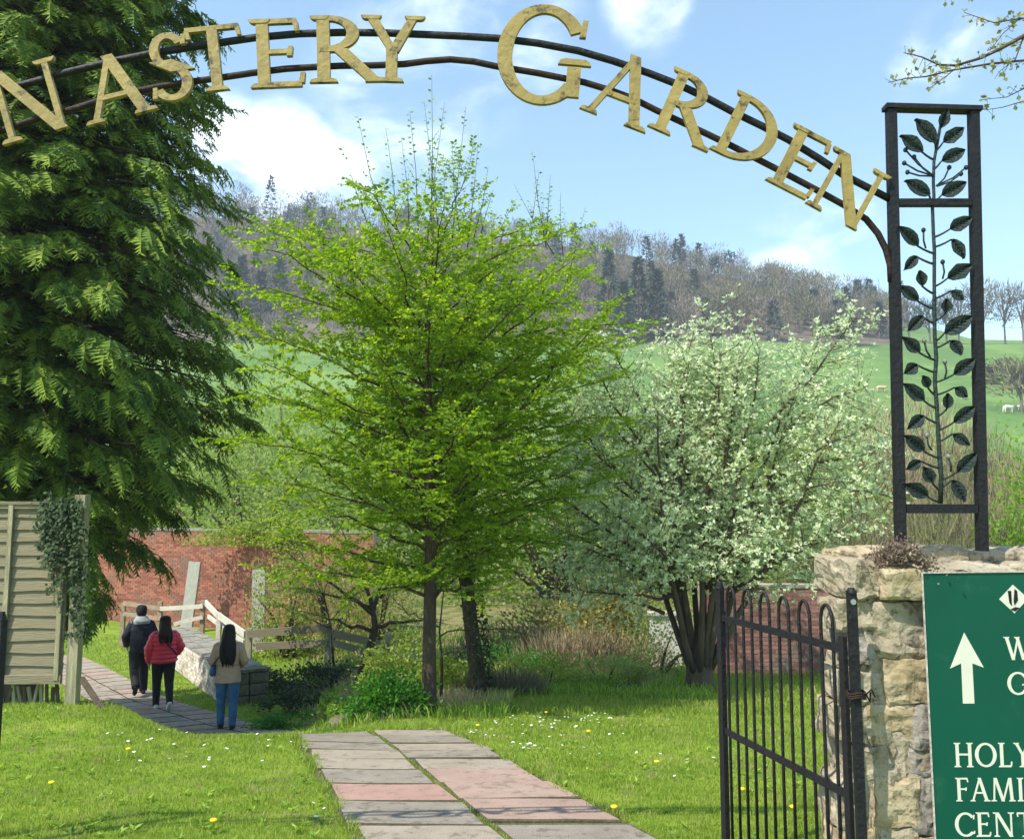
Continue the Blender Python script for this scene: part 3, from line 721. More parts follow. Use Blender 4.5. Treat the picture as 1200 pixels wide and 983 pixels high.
def stone_mesh(x0, x1, y0, y1, z0, z1, seed, amp=.012, cuts=7, pw=18.0):
    bm = bmesh.new(); bmesh.ops.create_cube(bm, size=2)
    bmesh.ops.subdivide_edges(bm, edges=bm.edges, cuts=cuts, use_grid_fill=True)
    c = Vector(((x0 + x1) / 2, (y0 + y1) / 2, (z0 + z1) / 2)); s_ = Vector(((x1 - x0) / 2, (y1 - y0) / 2, (z1 - z0) / 2))
    for v in bm.verts:
        q = v.co; k = (abs(q.x) ** pw + abs(q.y) ** pw + abs(q.z) ** pw) ** (1 / pw); q = q / k
        p = Vector((q.x * s_.x, q.y * s_.y, q.z * s_.z)) + c
        n_ = noise.noise_vector(p * 9 + Vector((seed, -seed, seed * 2))) * amp * 1.5 + noise.noise_vector(p * 26 + Vector((seed, 0, 0))) * amp * 1.0 + noise.noise_vector(p * 60) * amp * .5
        v.co = p + n_
    me = bpy.data.meshes.new('stone'); bm.to_mesh(me); bm.free(); return me
sd = [0]
def stone(px0, px1, py0, py1, m, proud=.02, depth=.2):
    sd[0] += 1.7
    yf = YP0 - proud * .8 + .026
    a, b = at(px0 - 3, py1 + 3, yf), at(px1 + 3, py0 - 3, yf)
    ppart('stone', stone_mesh(a.x, b.x, yf, yf + depth, a.z, b.z, sd[0], .009), MT[m])
for q in ((1030, 1092, 706, 770, 'stone', .018), (1040, 1100, 774, 824, 'stone_gold', .022), (985, 1026, 706, 738, 'stone', .006), (1000, 1022, 742, 760, 'stone_grey', .0), (1004, 1024, 762, 776, 'stone_grey', .002), (1022, 1074, 828, 872, 'stone_gold', .014), (1074, 1100, 826, 876, 'stone_grey', .024),
          (1070, 1100, 880, 908, 'stone_grey', .014), (1030, 1076, 914, 966, 'stone_gold', .022), (1074, 1102, 908, 978, 'stone_grey', .016), (990, 1034, 790, 824, 'stone', .004), (984, 1018, 830, 868, 'stone', .006), (1000, 1042, 876, 912, 'stone', .004), (986, 1024, 920, 970, 'stone', .008),
          (1034, 1072, 974, 1030, 'stone', .015), (1076, 1110, 982, 1040, 'stone', .02), (990, 1030, 976, 1040, 'stone_gold', .012), (1110, 1200, 700, 760, 'stone', .0), (1110, 1200, 770, 850, 'stone_grey', .0), (1112, 1200, 860, 940, 'stone', .0), (1112, 1210, 950, 1040, 'stone', .0),
          (1205, 1290, 690, 770, 'stone', .015), (1205, 1280, 775, 850, 'stone_gold', .018), (1205, 1300, 856, 930, 'stone', .015), (1215, 1300, 936, 1040, 'stone_grey', .015), (1295, 1400, 700, 800, 'stone', .01), (1290, 1400, 806, 920, 'stone', .015)):
    stone(*q)
# left flank stones (facing the gateway)
for z0, z1, y0, y1, m in ((-.05, .26, 3.10, 3.28, 'stone'), (-.05, .2, 3.29, 3.5, 'stone_gold'), (.28, .52, 3.1, 3.3, 'stone_gold'), (.24, .55, 3.31, 3.5, 'stone'), (.55, .85, 3.1, 3.36, 'stone'), (.58, .82, 3.37, 3.5, 'stone_grey'), (.88, 1.12, 3.12, 3.3, 'stone'), (.86, 1.1, 3.31, 3.5, 'stone')):
    sd[0] += 1.3; ppart('stone', stone_mesh(XP0 + .014, XP0 + .16, y0, y1, z0, z1, sd[0], .01), MT[m])
# coping
def cop(px0, px1, pyt, pyb, y0, y1, m, amp=.009, pw=9):
    sd[0] += 2.1
    a, b = at(px0, pyb, y0), at(px1, pyt, y0)
    ppart('stone', stone_mesh(a.x, b.x, y0, y1, a.z, b.z, sd[0], amp, 7, pw), MT[m])
cop(1000, 1036, 657, 704, 3.07, 3.50, 'stone', .010, 12)
cop(1038, 1086, 666, 704, 3.03, 3.3, 'stone_gold', .006, 14)
cop(1088, 1200, 664, 704, 3.09, 3.32, 'stone', .01)
cop(1203, 1330, 662, 704, 3.06, 3.32, 'stone', .01)
cop(982, 1052, 643, 670, 3.32, 3.53, 'stone_gold', .01)
cop(1050, 1135, 641, 676, 3.28, 3.52, 'stone', .012)
cop(1132, 1210, 645, 676, 3.30, 3.54, 'stone', .014)
cop(1205, 1330, 642, 676, 3.30, 3.54, 'stone', .014)
# sedum clump on the pillar top
n = 1500
c0 = at(1054, 658, 3.10); 
P = np.stack([c0.x + rng.normal(0, .055, n), 3.10 + rng.normal(0, .035, n), 1.355 + np.abs(rng.normal(0, .03, n))], 1)
P[:, 2] -= 1.6 * np.maximum(np.abs(P[:, 0] - c0.x) - .05, 0) * .35
V, Fc = leaves_np(P, rand_dirs(n) + np.array([[0, 0, .6]]), rand_dirs(n), rng.uniform(.010, .022, n), rng.uniform(.006, .011, n))
sed = put('sedum', mesh_np('sedum', V, Fc), MT['sedum']); tag(sed, 'small purple sedum clump growing on top of the stone pillar', 'plant')
stm = MB()
for i in range(26):
    p = c0 + Vector((rnd.gauss(0, .04), rnd.uniform(0, .06), -.01)); stm.tube([p, p + Vector((rnd.gauss(0, .012), rnd.gauss(0, .012), rnd.uniform(.02, .05)))], .0022, 4)
stm.build('stem', MT['scrubtwig'], sed)

# ------------------------------------------------------------------ green sign
YS = 3.030
sgn = thing('sign_board', 'green direction sign with cream arrow fixed to the stone pillar', 'sign', (1.9, YS, .6))
def spart(name, mb, m, smooth=False, parent=None):
    me = mb.mesh(name, smooth); me.transform(Matrix.Translation(-sgn.location)); return put(name, me, m, parent or sgn)
A0, A1 = at(1081, 671, YS), at(1100, 983, YS)
mb = MB(); SX1 = A0.x + 1.02
mb.prism([Vector((A0.x, YS, A0.z)), Vector((A0.x + .002, YS, -.02)), Vector((SX1, YS, -.02)), Vector((SX1, YS, A0.z + .012))], Vector((0, .006, 0)))
spart('board', mb, MT['green_board'])
mb = MB()
for a, b in (((A0.x - .002, YS - .0015, A0.z), (A0.x, YS - .0015, -.02)), ((A0.x, YS - .0015, A0.z), (SX1, YS - .0015, A0.z + .012))): mb.bar(a, b, .004, .006)
spart('edge_trim', mb, MT['concrete'])
def spx(px, py, dy=.0012): return at(px, py, YS - dy)
mb = MB(); mb.prism([spx(x, y) for x, y in ((1130, 741), (1113.5, 783), (1126.5, 777), (1128.5, 824), (1142, 824), (1139.5, 777), (1153, 782))][::1], Vector((0, .001, 0)))
spart('arrow', mb, MT['cream'])
mb = MB(); mb.prism([spx(x, y) for x, y in ((1187, 685), (1171, 702), (1189, 718.5), (1205, 701))], Vector((0, .001, 0)))
em = spart('emblem', mb, MT['cream'])
for i, pl in enumerate((((1181, 692), (1183, 706), (1186, 710), (1185, 692)), ((1189, 690), (1192, 692), (1193, 703), (1189, 709), (1188, 704)), ((1184, 714), (1190, 711), (1195, 712), (1190, 716)))):
    mb = MB(); mb.prism([spx(x, y, .0026 + i * .0002) for x, y in pl], Vector((0, .001, 0))); spart('emblem_mark', mb, MT['iron'], parent=em)
def text(word, x0, ytop, ybot, slant=0.0, gap=.10, k=1.0):
    """flat printed word: x0 and heights in photo pixels at the board"""
    x = x0; ht = ybot - ytop
    for ch in word:
        w = LET[ch][0]
        def conv(u, v, x=x): return spx(x + u * ht * k + (1 - v) * slant, ybot - v * ht + (x - x0) * .0)
        spart('letter', letter_mesh(ch, conv, Vector((0, .001, 0))), MT['cream'])
        x += (w + gap) * ht * k
text('W', 1176, 746, 773, 1.2)
text('G', 1180, 787, 814, 1.2)
text('HOLY', 1117, 870, 898.5, 1.4, .06, .95)
text('FAMILY', 1119, 911, 938.5, 1.4, .07, .95)
text('CENTRE', 1118.5, 951.5, 980, 1.4, .09, .95)
for px, py in ((1099.5, 684), (1161, 670)):
    p = spx(px, py); mb = MB(); mb.tube([p + Vector((0, .001, 0)), p - Vector((0, .002, 0))], .0035, 8); spart('screw', mb, MT['screw'])

# ------------------------------------------------------------------ gates
def make_gate(hinge, end, label, zoff=0, detail=True):
    hx, hy = hinge; ex, ey = end
    g = thing('iron_gate', label, 'gate', (hx, hy, 0), 0, None)
    D = Vector((ex - hx, ey - hy, 0)); L = D.length; D.normalize()
    def q(s, z): return Vector((D.x * s, D.y * s, z + zoff))
    def pt(name, mb, m=MT['iron'], smooth=False, parent=g): return mb.build(name, m, parent, smooth)
    mb = MB(); mb.bar(q(L, .045), q(L, 1.19), .040, .022, D); mb.tube([q(L, 1.185), q(L, 1.215)], [.02, .012], 8); pt('end_stile', mb)
    mb = MB(); mb.bar(q(.045, .07), q(.045, 1.10), .03, .016, D); pt('hinge_stile', mb)
    for z in (.095, .567, 1.056):
        mb = MB(); mb.bar(q(.03, z), q(L - .004, z), .028, .010, Vector((0, 0, 1)))
        pt('rail', mb)
    n = 12; s0, s1 = .10, L - .06; st = (s1 - s0) / (n - 1)
    for i in range(0, n, 2):
        a, b = s0 + i * st, s0 + (i + 1) * st; m_ = (a + b) / 2; r = st / 2
        arc_ = [q(m_ - r * math.cos(t), 1.13 + .068 * math.sin(t)) for t in np.linspace(0, math.pi, 13)]
        mb = MB(); mb.tube([q(a, .06), q(a, .6)] + arc_ + [q(b, .6), q(b, .06)], .0066, 7); pt('hooped_bar', mb, smooth=True)
    return g, q
gate, gq = make_gate((1.166, 3.0), (.936, 3.9), 'open black hoop-topped iron gate beside the stone pillar')
mb = MB()
for dx in (0,): mb.bar(Vector((0.008, -.012, -.05)), Vector((.004, -.012, 1.262)), .030, .022, Vector((1, 0, 0)))
mb.tube([Vector((.004, -.012, 1.255)), Vector((.004, -.012, 1.272))], [.018, .010], 10)
mb.build('gate_post', MT['iron'], gate)
mb = MB(); mb.tube([Vector((.005, -.026, 1.225)), Vector((.005, -.021, 1.225))], .010, 10); mb.build('bolt', MT['screw'], gate)
for z in (.905, .912, .92):
    mb = MB(); a = [Vector((.008 + .03 * math.cos(t), -.008 + .03 * math.sin(t), z + .004 * math.sin(3 * t))) for t in np.linspace(0, 6.28, 15)]; mb.tube(a, .004, 6); mb.build('wire_tie', MT['rust_iron'], gate, True)
mb = MB(); mb.tube([Vector((.02, -.01, .915)), Vector((.05, .01, .91)), Vector((.07, .03, .88)), Vector((.085, .06, .905))], .003, 5); mb.tube([Vector((.03, -.02, .91)), Vector((.06, -.012, .93)), Vector((.08, .01, .90))], .003, 5); mb.build('wire_end', MT['rust_iron'], gate, True)
g2_, _ = make_gate((-2.62, 3.35), (-1.735, 2.95), 'second iron gate at the far left edge of the gateway', -.02)
mb = MB(); mb.bar(Vector((-.03, 0, -.05)), Vector((-.03, 0, 1.25)), .05, .05, Vector((1, 0, 0))); mb.build('gate_post', MT['iron'], g2_)

# ------------------------------------------------------------------ wooden fence panel with ivy
YF = 8.8
fb = at(90, 815, YF); fzt, fzb = at(20, 590, YF).z, at(20, 797, YF).z
fx1, fx0 = at(79, 700, YF).x, at(79, 700, YF).x - 1.83
fence = thing('fence_panel', 'weathered overlap garden fence panel with post, ivy at its end', 'fence', (fb.x, YF, h(fb.x, YF)))
def fpart(name, mb, m):
    me = mb.mesh(name); me.transform(Matrix.Translation(-fence.location)); return put(name, me, m, fence)
nb = 14; pitch = (fzt - fzb - .05) / nb
for i in range(nb):
    z0 = fzb + .03 + i * pitch; mb = MB(); w1, w2 = rnd.uniform(-.012, .012), rnd.uniform(-.012, .012)
    xs_ = np.linspace(fx0, fx1, 7); vs = []
    for x in xs_:
        wav = .008 * math.sin(x * 5 + i * 1.7) + rnd.uniform(-.004, .004)
        t_ = (x - fx0) / (fx1 - fx0)
        zb_ = z0 + wav + w1 * (1 - t_) + w2 * t_
        vs += [Vector((x, YF - .038, zb_)), Vector((x, YF - .026, zb_)), Vector((x, YF - .004, z0 + pitch + .022)), Vector((x, YF - .013, z0 + pitch + .022))]
    fs = []
    for j in range(6):
        b = j * 4
        for k in range(4): fs.append((b + k, b + (k + 1) % 4, b + 4 + (k + 1) % 4, b + 4 + k))
    fs += [(0, 1, 2, 3), (27, 26, 25, 24)]
    mb.add(vs, fs); fpart('board', mb, MT['fence_wood'])
for x in (fx0 + .02, at(11, 700, YF).x, fx1 - .045):
    mb = MB(); mb.box((x, YF - .055, (fzb + fzt) / 2), (.045, .03, fzt - fzb - .02), jit=.002); fpart('batten', mb, MT['post_wood'])
mb = MB(); mb.box(((fx0 + fx1) / 2 + .0, YF - .04, fzt + .006), (fx1 - fx0, .07, .03), jit=.003); mb.box(((fx0 + fx1) / 2, YF - .046, fzt - .032), (fx1 - fx0 - .01, .028, .04), jit=.003); fpart('top_capping', mb, MT['fence_wood'])
mb = MB(); mb.box(((fx0 + fx1) / 2, YF - .04, fzb + .02), (fx1 - fx0, .05, .085), jit=.004); fpart('bottom_rail', mb, MT['fence_wood'])
pw = .108; pxx = at(91, 700, YF).x
mb = MB(); mb.box((pxx, YF, (at(91, 580, YF).z + h(pxx, YF) - .3) / 2), (pw, pw, at(91, 580, YF).z - h(pxx, YF) + .3), jit=.004); fpart('fence_post', mb, MT['post_wood'])
for x in np.arange(fx0 + .1, fx1 - .05, .055):
    mb = MB(); zz = h(x, YF); t_ = rnd.uniform(.06, .17); mb.box((x, YF + .07 + rnd.uniform(-.02, .02), zz + t_ / 2 - .02), (.03, .02, t_ + .1 + .1), Matrix.Rotation(rnd.uniform(-.3, .3), 3, 'Y'), .003); fpart('lattice_strip', mb, rnd.choice([MT['post_wood'], MT['dark_wood'], MT['dark_wood']]))
mb = MB(); a, b = at(96, 795, YF - .1), at(121, 829, YF - .35); b.z = h(b.x, b.y) - .02; mb.bar(a, b, .06, .03); st_ = mb.build('wooden_stake', MT['dark_wood']); tag(st_, 'dark wooden stake leaning against the fence post', 'stake')
# ivy hanging over the fence end
Pl, Dl = [], []
stm = MB()
for i in range(26):
    px = rnd.uniform(50, 97); py = rnd.uniform(572, 600); ln_ = rnd.uniform(30, 125) if px > 52 else rnd.uniform(20, 70)
    yo = YF - rnd.uniform(.06, .13); pts = []
    for t in np.linspace(0, 1, 7):
        px += rnd.uniform(-2.2, 2.6); pts.append(at(px, py + ln_ * t, yo - .03 * math.sin(t * 3)))
    stm.tube(pts, .004, 4)
    for a, b in zip(pts[:-1], pts[1:]):
        for _ in range(7):
            p = a.lerp(b, rnd.random()) + Vector((rnd.gauss(0, .022), rnd.uniform(-.05, .01), rnd.gauss(0, .02))); Pl.append(p); Dl.append((rnd.gauss(0, .7), -.35 + rnd.gauss(0, .3), -.7 + rnd.gauss(0, .3)))
for _ in range(380):
    px = rnd.gauss(74, 13); py = 585 + abs(rnd.gauss(0, 26)); 
    if px > 99: py += 30; px = rnd.gauss(99, 4)
    Pl.append(at(px, py, YF - rnd.uniform(.03, .16))); Dl.append((rnd.gauss(0, .7), -.4 + rnd.gauss(0, .3), -.6 + rnd.gauss(0, .4)))
for _ in range(260):
    px = rnd.gauss(92, 6); py = rnd.uniform(640, 745); Pl.append(at(px, py, YF - rnd.uniform(.055, .10))); Dl.append((rnd.gauss(0, .7), -.4, -.6))
n = len(Pl); Nn = np.tile([[0, -1., .25]], (n, 1)) + rng.normal(0, .35, (n, 3))
V, Fc = leaves_np(np.array([tuple(p) for p in Pl]), np.array(Dl), Nn, rng.uniform(.028, .055, n), rng.uniform(.024, .046, n), -.1)
ivy = put('ivy', mesh_np('ivy', V, Fc), MT['ivy']); tag(ivy, 'dark ivy trailing over the end of the wooden fence', 'ivy')
stm.build('vine_stem', MT['bark_brown'], ivy)

# ------------------------------------------------------------------ big conifer
def frond_template(seed=0):
    rnd = random.Random(seed)
    n = 8; rv = [(i / n, 0, -.24 * (i / n) ** 2) for i in range(n + 1)]; vs = list(rv); fs = []
    for i in range(n):
        t = i / n; w = .44 * (1 - t) ** .8 * (.5 + .5 * min(1, t * 4)) + .03
        for s_ in (-1, 1):
            vs.append((t + .12 + .14 * rnd.random(), s_ * w * rnd.uniform(.75, 1.2), -.24 * t * t - .04 - .14 * rnd.random())); fs.append((i, i + 1, len(vs) - 1))
    return np.array(vs), np.array(fs)
def fronds_np(P, D, Nn, S, seed=0):
    TV, TF = frond_template(seed); D = unit(D); Sd = unit(np.cross(D, Nn)); Nn = np.cross(Sd, D); S = S.reshape(-1, 1, 1)
    V = P[:, None, :] + S * (TV[None, :, 0:1] * D[:, None, :] + TV[None, :, 1:2] * Sd[:, None, :] + TV[None, :, 2:3] * Nn[:, None, :])
    Fq = TF[None] + (np.arange(len(P)) * len(TV))[:, None, None]
    return V.reshape(-1, 3), Fq.reshape(-1, 3)
CX, CY = -7.5, 13.2; CB = h(CX, CY)
con = thing('conifer', 'huge dark cypress with drooping fan sprays behind the wooden fence', 'tree', (CX, CY, CB))
def crad(z):   # radius at height z above its base
    return float(np.interp(z, [0, 1.6, 2.4, 3.2, 3.9, 4.8, 6.0, 7.5, 9.0, 10.5, 12.0, 14, 16.5], [.4, .8, 1.45, 2.0, 2.7, 3.15, 3.15, 2.9, 2.75, 2.55, 2.45, 1.9, .3]))
FP, FD, FN, FS = [], [], [], []
limb = MB()
def bough(z0, az, k=1.0, n=64):
    r = crad(z0) * k * rnd.uniform(.84, 1.09); o = Vector((math.cos(az), math.sin(az), 0)); sdv = Vector((-o.y, o.x, 0))
    a = Vector((0, 0, z0 + rnd.uniform(-.2, .3))); lift = rnd.uniform(.1, .5)
    b = o * (r * .55) + Vector((0, 0, z0 + lift + .15)); c = o * r + Vector((0, 0, z0 - rnd.uniform(.0, .5))) + sdv * rnd.uniform(-.4, .4)
    limb.tube([bez(a, b, c, t) for t in (.02, .3, .6, .85)], [.035, .025, .015, .006], 5)
    wd = rnd.uniform(.34, .60)
    for i in range(n):
        t = rnd.random() ** .62 * .98 + .02; p = bez(a, b, c, t); tn = (bez(a, b, c, min(1, t + .05)) - bez(a, b, c, t - .05)).normalized()
        lat = rnd.gauss(0, 1) * wd * (1.15 - t) * .75
        q = p + sdv * lat + Vector((0, 0, -abs(lat) * .40 - rnd.uniform(0, .14)))
        d = tn * 1.0 + sdv * (lat * 1.3 + rnd.gauss(0, .25)) + Vector((rnd.gauss(0, .3), rnd.gauss(0, .3), -.02 - .30 * t + rnd.gauss(0, .25)))
        FP.append(tuple(q)); FD.append(tuple(d)); nn = Vector((0, 0, 1)) + o * .45 + sdv * (lat * .5) + Vector((rnd.gauss(0, .2), rnd.gauss(0, .2), 0)); FN.append(tuple(nn)); FS.append(rnd.uniform(.15, .46))
i = 0
for z0 in np.arange(1.9, 16.0, .30):
    nb_ = max(5, int(crad(z0) * 5.5))
    for k in range(nb_):
        az = i * 2.39996 + rnd.uniform(-.25, .25); i += 1
        front = math.sin(az) < .45
        bough(z0 + rnd.uniform(-.2, .2), az, 1.0, 66 if front else 24)
        if rnd.random() < .45: bough(z0 + rnd.uniform(-.2, .2), az + .4, .68, 20)
FP, FD, FN, FS = map(np.array, (FP, FD, FN, FS)); print('fronds', len(FP))
V, Fc = join_np([fronds_np(FP[k::7], FD[k::7], FN[k::7], FS[k::7], k) for k in range(7)])
put('crown', mesh_np('conifer_crown', V, Fc), MT['conifer'], con)
kd = rng.random(len(FP)) < .10
Vd, Fd = fuzz_np(FP[kd] * np.array([[.8, .8, 1]]), rand_dirs(int(kd.sum())) + np.array([[0, 0, -.4]]), rng.uniform(.15, .5, int(kd.sum())), rng.uniform(.008, .02, int(kd.sum())))
put('dead_twigs', mesh_np('dead_twigs', Vd, Fd), MT['scrubtwig'], con)
limb.build('limbs', MT['bark_brown'], con, True)
mb = MB(); mb.tube([(0, 0, -.3), (0, 0, .2), (.05, 0, 3), (0, .05, 8), (0, 0, 13), (0, 0, 16)], [.5, .4, .32, .22, .12, .02], 12); mb.build('trunk', MT['bark_brown'], con, True)

# ------------------------------------------------------------------ hornbeams
class Tree:
    def __init__(s): s.mb = MB(); s.P = []; s.D = []; s.N = []; s.S = []
    def leaf(s, p, d, n, sz): s.P.append(tuple(p)); s.D.append(tuple(d)); s.N.append(tuple(n)); s.S.append(sz)
    def twig(s, a, d, L, r=.004, sz=.055, gap=.032, flat=.35, sub=True, droop=.12, upn=Vector((0, 0, 1))):
        d = d.normalized(); n = max(3, int(L / .14)); pts = [Vector(a)]; dd = Vector(d)
        for i in range(n):
            dd = (dd + Vector((rnd.gauss(0, .10), rnd.gauss(0, .10), rnd.gauss(0, .06) - droop * .2))).normalized(); pts.append(pts[-1] + dd * (L / n))
        s.mb.tube(pts, [r * (1 - .75 * i / n) for i in range(n + 1)], 3, cap=False)
        k = int(L / gap)
        for i in range(k):
            t = (i + .6) / k * n; j = min(int(t), n - 1); p = pts[j].lerp(pts[j + 1], t - j); tn = (pts[j + 1] - pts[j]).normalized(); sd_ = tn.cross(Vector((0, 0, 1)))
            if sd_.length < .2: sd_ = tn.cross(Vector((1, 0, 0)))
            sd_.normalize(); sg = 1 if i % 2 else -1
            s.leaf(p, tn * .55 + sd_ * (sg * rnd.uniform(.5, 1.1)) + Vector((0, 0, rnd.gauss(-.22, .25))), upn + Vector((rnd.gauss(0, flat), rnd.gauss(0, flat), 0)), sz * rnd.uniform(.7, 1.25))
        if sub:
            for i in range(1, n):
                tn = (pts[i + 1] - pts[i]).normalized() if i < n else d; sd_ = tn.cross(Vector((0, 0, 1))); sd_ = sd_.normalized() if sd_.length > .2 else Vector((1, 0, 0))
                s.twig(pts[i], tn * .7 + sd_ * ((1 if i % 2 else -1) * .8) + Vector((0, 0, rnd.gauss(0, .12))), L * rnd.uniform(.3, .55) * (1 - .4 * i / n), r * .6, sz, gap, flat, False, droop)
    def limb(s, a, b, c, r0, r1, n=9, tw=True, t0=.25, tl=.55, vert=.18, **kw):
        pts = [bez(a, b, c, t) for t in np.linspace(0, 1, n)]
        for i in range(1, n - 1): pts[i] = pts[i] + Vector((rnd.gauss(0, .02), rnd.gauss(0, .02), rnd.gauss(0, .02)))
        s.mb.tube(pts, [r0 + (r1 - r0) * i / (n - 1) for i in range(n)], 6)
        L = (c - a).length
        if tw:
            m_ = max(4, int(L / .095)); sg = 1
            for i in range(m_):
                t = t0 + (1 - t0) * i / (m_ - 1); p = bez(a, b, c, t); tn = (bez(a, b, c, min(1, t + .05)) - bez(a, b, c, max(0, t - .05))).normalized(); sd_ = tn.cross(Vector((0, 0, 1))); sd_ = sd_.normalized() if sd_.length > .1 else Vector((1, 0, 0))
                sg = -sg; s.twig(p, tn * .7 + sd_ * (sg * .8) + Vector((0, 0, rnd.gauss(.08, vert))), tl * (1.1 - .55 * t) * rnd.uniform(.7, 1.2), **kw)
            s.twig(c, (c - b), tl * .7, **kw)
    def finish(s, root, leafmat, barkmat, aspect=.62, fold=.12):
        n = len(s.P)
        V, Fc = leaves_np(np.array(s.P), np.array(s.D), np.array(s.N), np.array(s.S), np.array(s.S) * aspect, fold)
        l = root.location; V = V - np.array([[l.x, l.y, l.z]])
        put('crown', mesh_np(root.name + '_crown', V, Fc), leafmat, root)
        me = s.mb.mesh('trunk', True); me.transform(Matrix.Translation(-l)); put('trunk', me, barkmat, root)
        return n
def env(z): return float(np.interp(z, [.4, .9, 1.6, 2.6, 3.6, 4.4, 5.0, 5.6], [1.1, 1.5, 1.85, 2.0, 2.15, 2.15, 1.5, .5]))
def hornbeam(label, trunk_px, d, radii, nl, z0, z1, zshift, seed, extra=(), shoots=(), cx=None, side=0):
    rnd.seed(seed)
    b = gp(*trunk_px[0]); d = b.y
    root = thing('hornbeam', label, 'tree', (b.x, b.y, b.z), 0, 'young hornbeams at the end of the path')
    T = Tree(); pts = [at(x, y, d) for x, y in trunk_px]; pts[0] = b - Vector((0, 0, .15))
    fl = Vector(b); fl.z += .12
    T.mb.tube([pts[0], fl] + pts[1:], [radii[0] * 1.5, radii[0] * 1.1] + radii[1:], 10)
    zs = [p.z for p in pts]
    for i in range(nl):
        z = z0 + (z1 - z0) * (i + .5) / nl; P = Vector((np.interp(z, zs, [p.x for p in pts]), d, z)); az = i * 2.39996 + seed
        o = Vector((math.cos(az), math.sin(az), 0)); Rr = env(z + .5) * rnd.uniform(.78, 1.02) * (1 - .22 * max(0, -o.y))
        if cx is not None:   # crowns lean away from each other
            Rr *= 1 + .18 * o.x * side
        rise = rnd.uniform(.35, 1.25) if z > .9 else rnd.uniform(-.1, .5)
        if z > 3.2: rise *= .75
        Rr *= env(z + rise) / env(z + .5)
        c = P + o * Rr + Vector((0, 0, rise)); m_ = P + o * (Rr * .5) + Vector((0, 0, rise * rnd.uniform(.45, .95)))
        T.limb(P, m_, c, .013 + .009 * (1 - i / nl), .004, 9, tl=.66, sz=.052, gap=.0175, t0=.14, flat=1.3, vert=.42, droop=rnd.uniform(-.5, .6))
    for e in extra:
        q = [at(x, y, d + dy) for x, y, dy in e[1]]; T.limb(q[0], q[1], q[2], e[0], .008, 10, tl=.6, sz=.052, gap=.02, flat=1.3, vert=.4)
    for (bx, by, tx, ty, dy) in shoots:
        a, c = at(bx, by, d + dy), at(tx, ty, d + dy * 1.1); L = (c - a).length; dd = (c - a).normalized()
        T.mb.tube([a, a.lerp(c, .5) + Vector((rnd.gauss(0, .02), 0, 0)), c], [.007, .004, .0015], 4)
        for k in range(int(L / .035)):
            t = (k + .5) * .035 / L
            if t < .1 or rnd.random() < .35: continue
            p = a.lerp(c, t); sg = 1 if k % 2 else -1
            T.leaf(p, dd * .5 + Vector((sg * .8, rnd.gauss(0, .5), -.3)), rand3() + Vector((0, 0, .6)), .048 * rnd.uniform(.8, 1.2))
        for k in range(max(2, int(L / .22))):
            t = .12 + .7 * k / max(2, int(L / .16)); p = a.lerp(c, t); T.twig(p, dd + Vector((rnd.choice((-1, 1)) * rnd.uniform(.3, .6), rnd.gauss(0, .4), 0)), L * rnd.uniform(.12, .26) * (1 - t * .6), .0025, .042, .05, .8, False, 0)
    n = T.finish(root, MT['hornbeam'], MT['bark'])
    return root, n
def rand3(): return Vector((rnd.gauss(0, 1), rnd.gauss(0, 1), rnd.gauss(0, 1)))
hb1, n1 = hornbeam('slender bright green hornbeam with a straight trunk, nearer the path end', [(503, 838), (503, 760), (505, 640), (503, 520), (500, 400), (506, 300), (508, 240)], 9, [.078, .075, .068, .055, .04, .022, .01], 64, .45, 4.3, 0, 1,
    shoots=((505, 270, 506, 88, 0), (500, 290, 521, 120, .1), (455, 275, 419, 135, .1), (465, 275, 452, 150, -.2), (440, 290, 398, 165, .2), (530, 280, 546, 125, .1), (540, 285, 530, 165, .3), (555, 280, 572, 195, 0), (560, 290, 578, 222, -.2), (480, 280, 470, 160, .2), (515, 280, 497, 118, -.1), (490, 270, 480, 130, .1), (548, 290, 560, 170, .2)), cx=1, side=-1)
hb2, n2 = hornbeam('forked hornbeam with a thicker ivy-grown trunk, standing further back', [(562, 818), (553, 740), (545, 670), (538, 600), (540, 520), (550, 430), (575, 330), (590, 270)], 10.5, [.108, .10, .09, .078, .05, .035, .02, .01], 58, .5, 4.2, 0, 2,
    extra=((.045, ((540, 598, 0), (450, 480, -.2), (430, 330, -.3))), (.045, ((540, 610, 0), (590, 520, 0), (640, 330, .2))), (.03, ((590, 500, 0), (640, 440, .1), (715, 360, .2))), (.03, ((520, 630, 0), (430, 600, -.6), (350, 520, -.9)))),
    shoots=((640, 290, 624, 178, 0), (650, 300, 602, 215, .2), (640, 280, 645, 205, .1), (660, 300, 657, 225, 0), (665, 330, 686, 243, .1), (620, 300, 632, 200, .3)), cx=1, side=1)
print('hornbeam leaves', n1, n2)

# ------------------------------------------------------------------ whitebeam with many stems
rnd.seed(5)
b = gp(820, 808); WD = b.y
wb = thing('whitebeam', 'many stemmed whitebeam with pale silvery green leaves on the lawn edge', 'tree', b)
T = Tree()
def rosette(p, ax, n=6, L=.058):
    ax = ax.normalized(); s1 = ax.cross(Vector((0, 1, .3))).normalized(); s2 = ax.cross(s1)
    for k in range(n):
        a = k * 2.4 + rnd.random(); d = ax * rnd.uniform(.35, .9) + (s1 * math.cos(a) + s2 * math.sin(a)) * .8
        T.leaf(p + d * .01, d, ax - (s1 * math.cos(a) + s2 * math.sin(a)) * .7 + rand3() * .2, L * rnd.uniform(.7, 1.2))
crown_c = Vector((at(845, 560, WD).x, WD, at(845, 560, WD).z))
stems = []
T.mb.tube([b - Vector((0, 0, .2)), b + Vector((0, 0, .02)), b + Vector((0, 0, .12)), b + Vector((0.01, 0, .35)), b + Vector((0.02, 0, .62)), b + Vector((.02, 0, .8))], [.30, .25, .21, .19, .16, .06], 16)
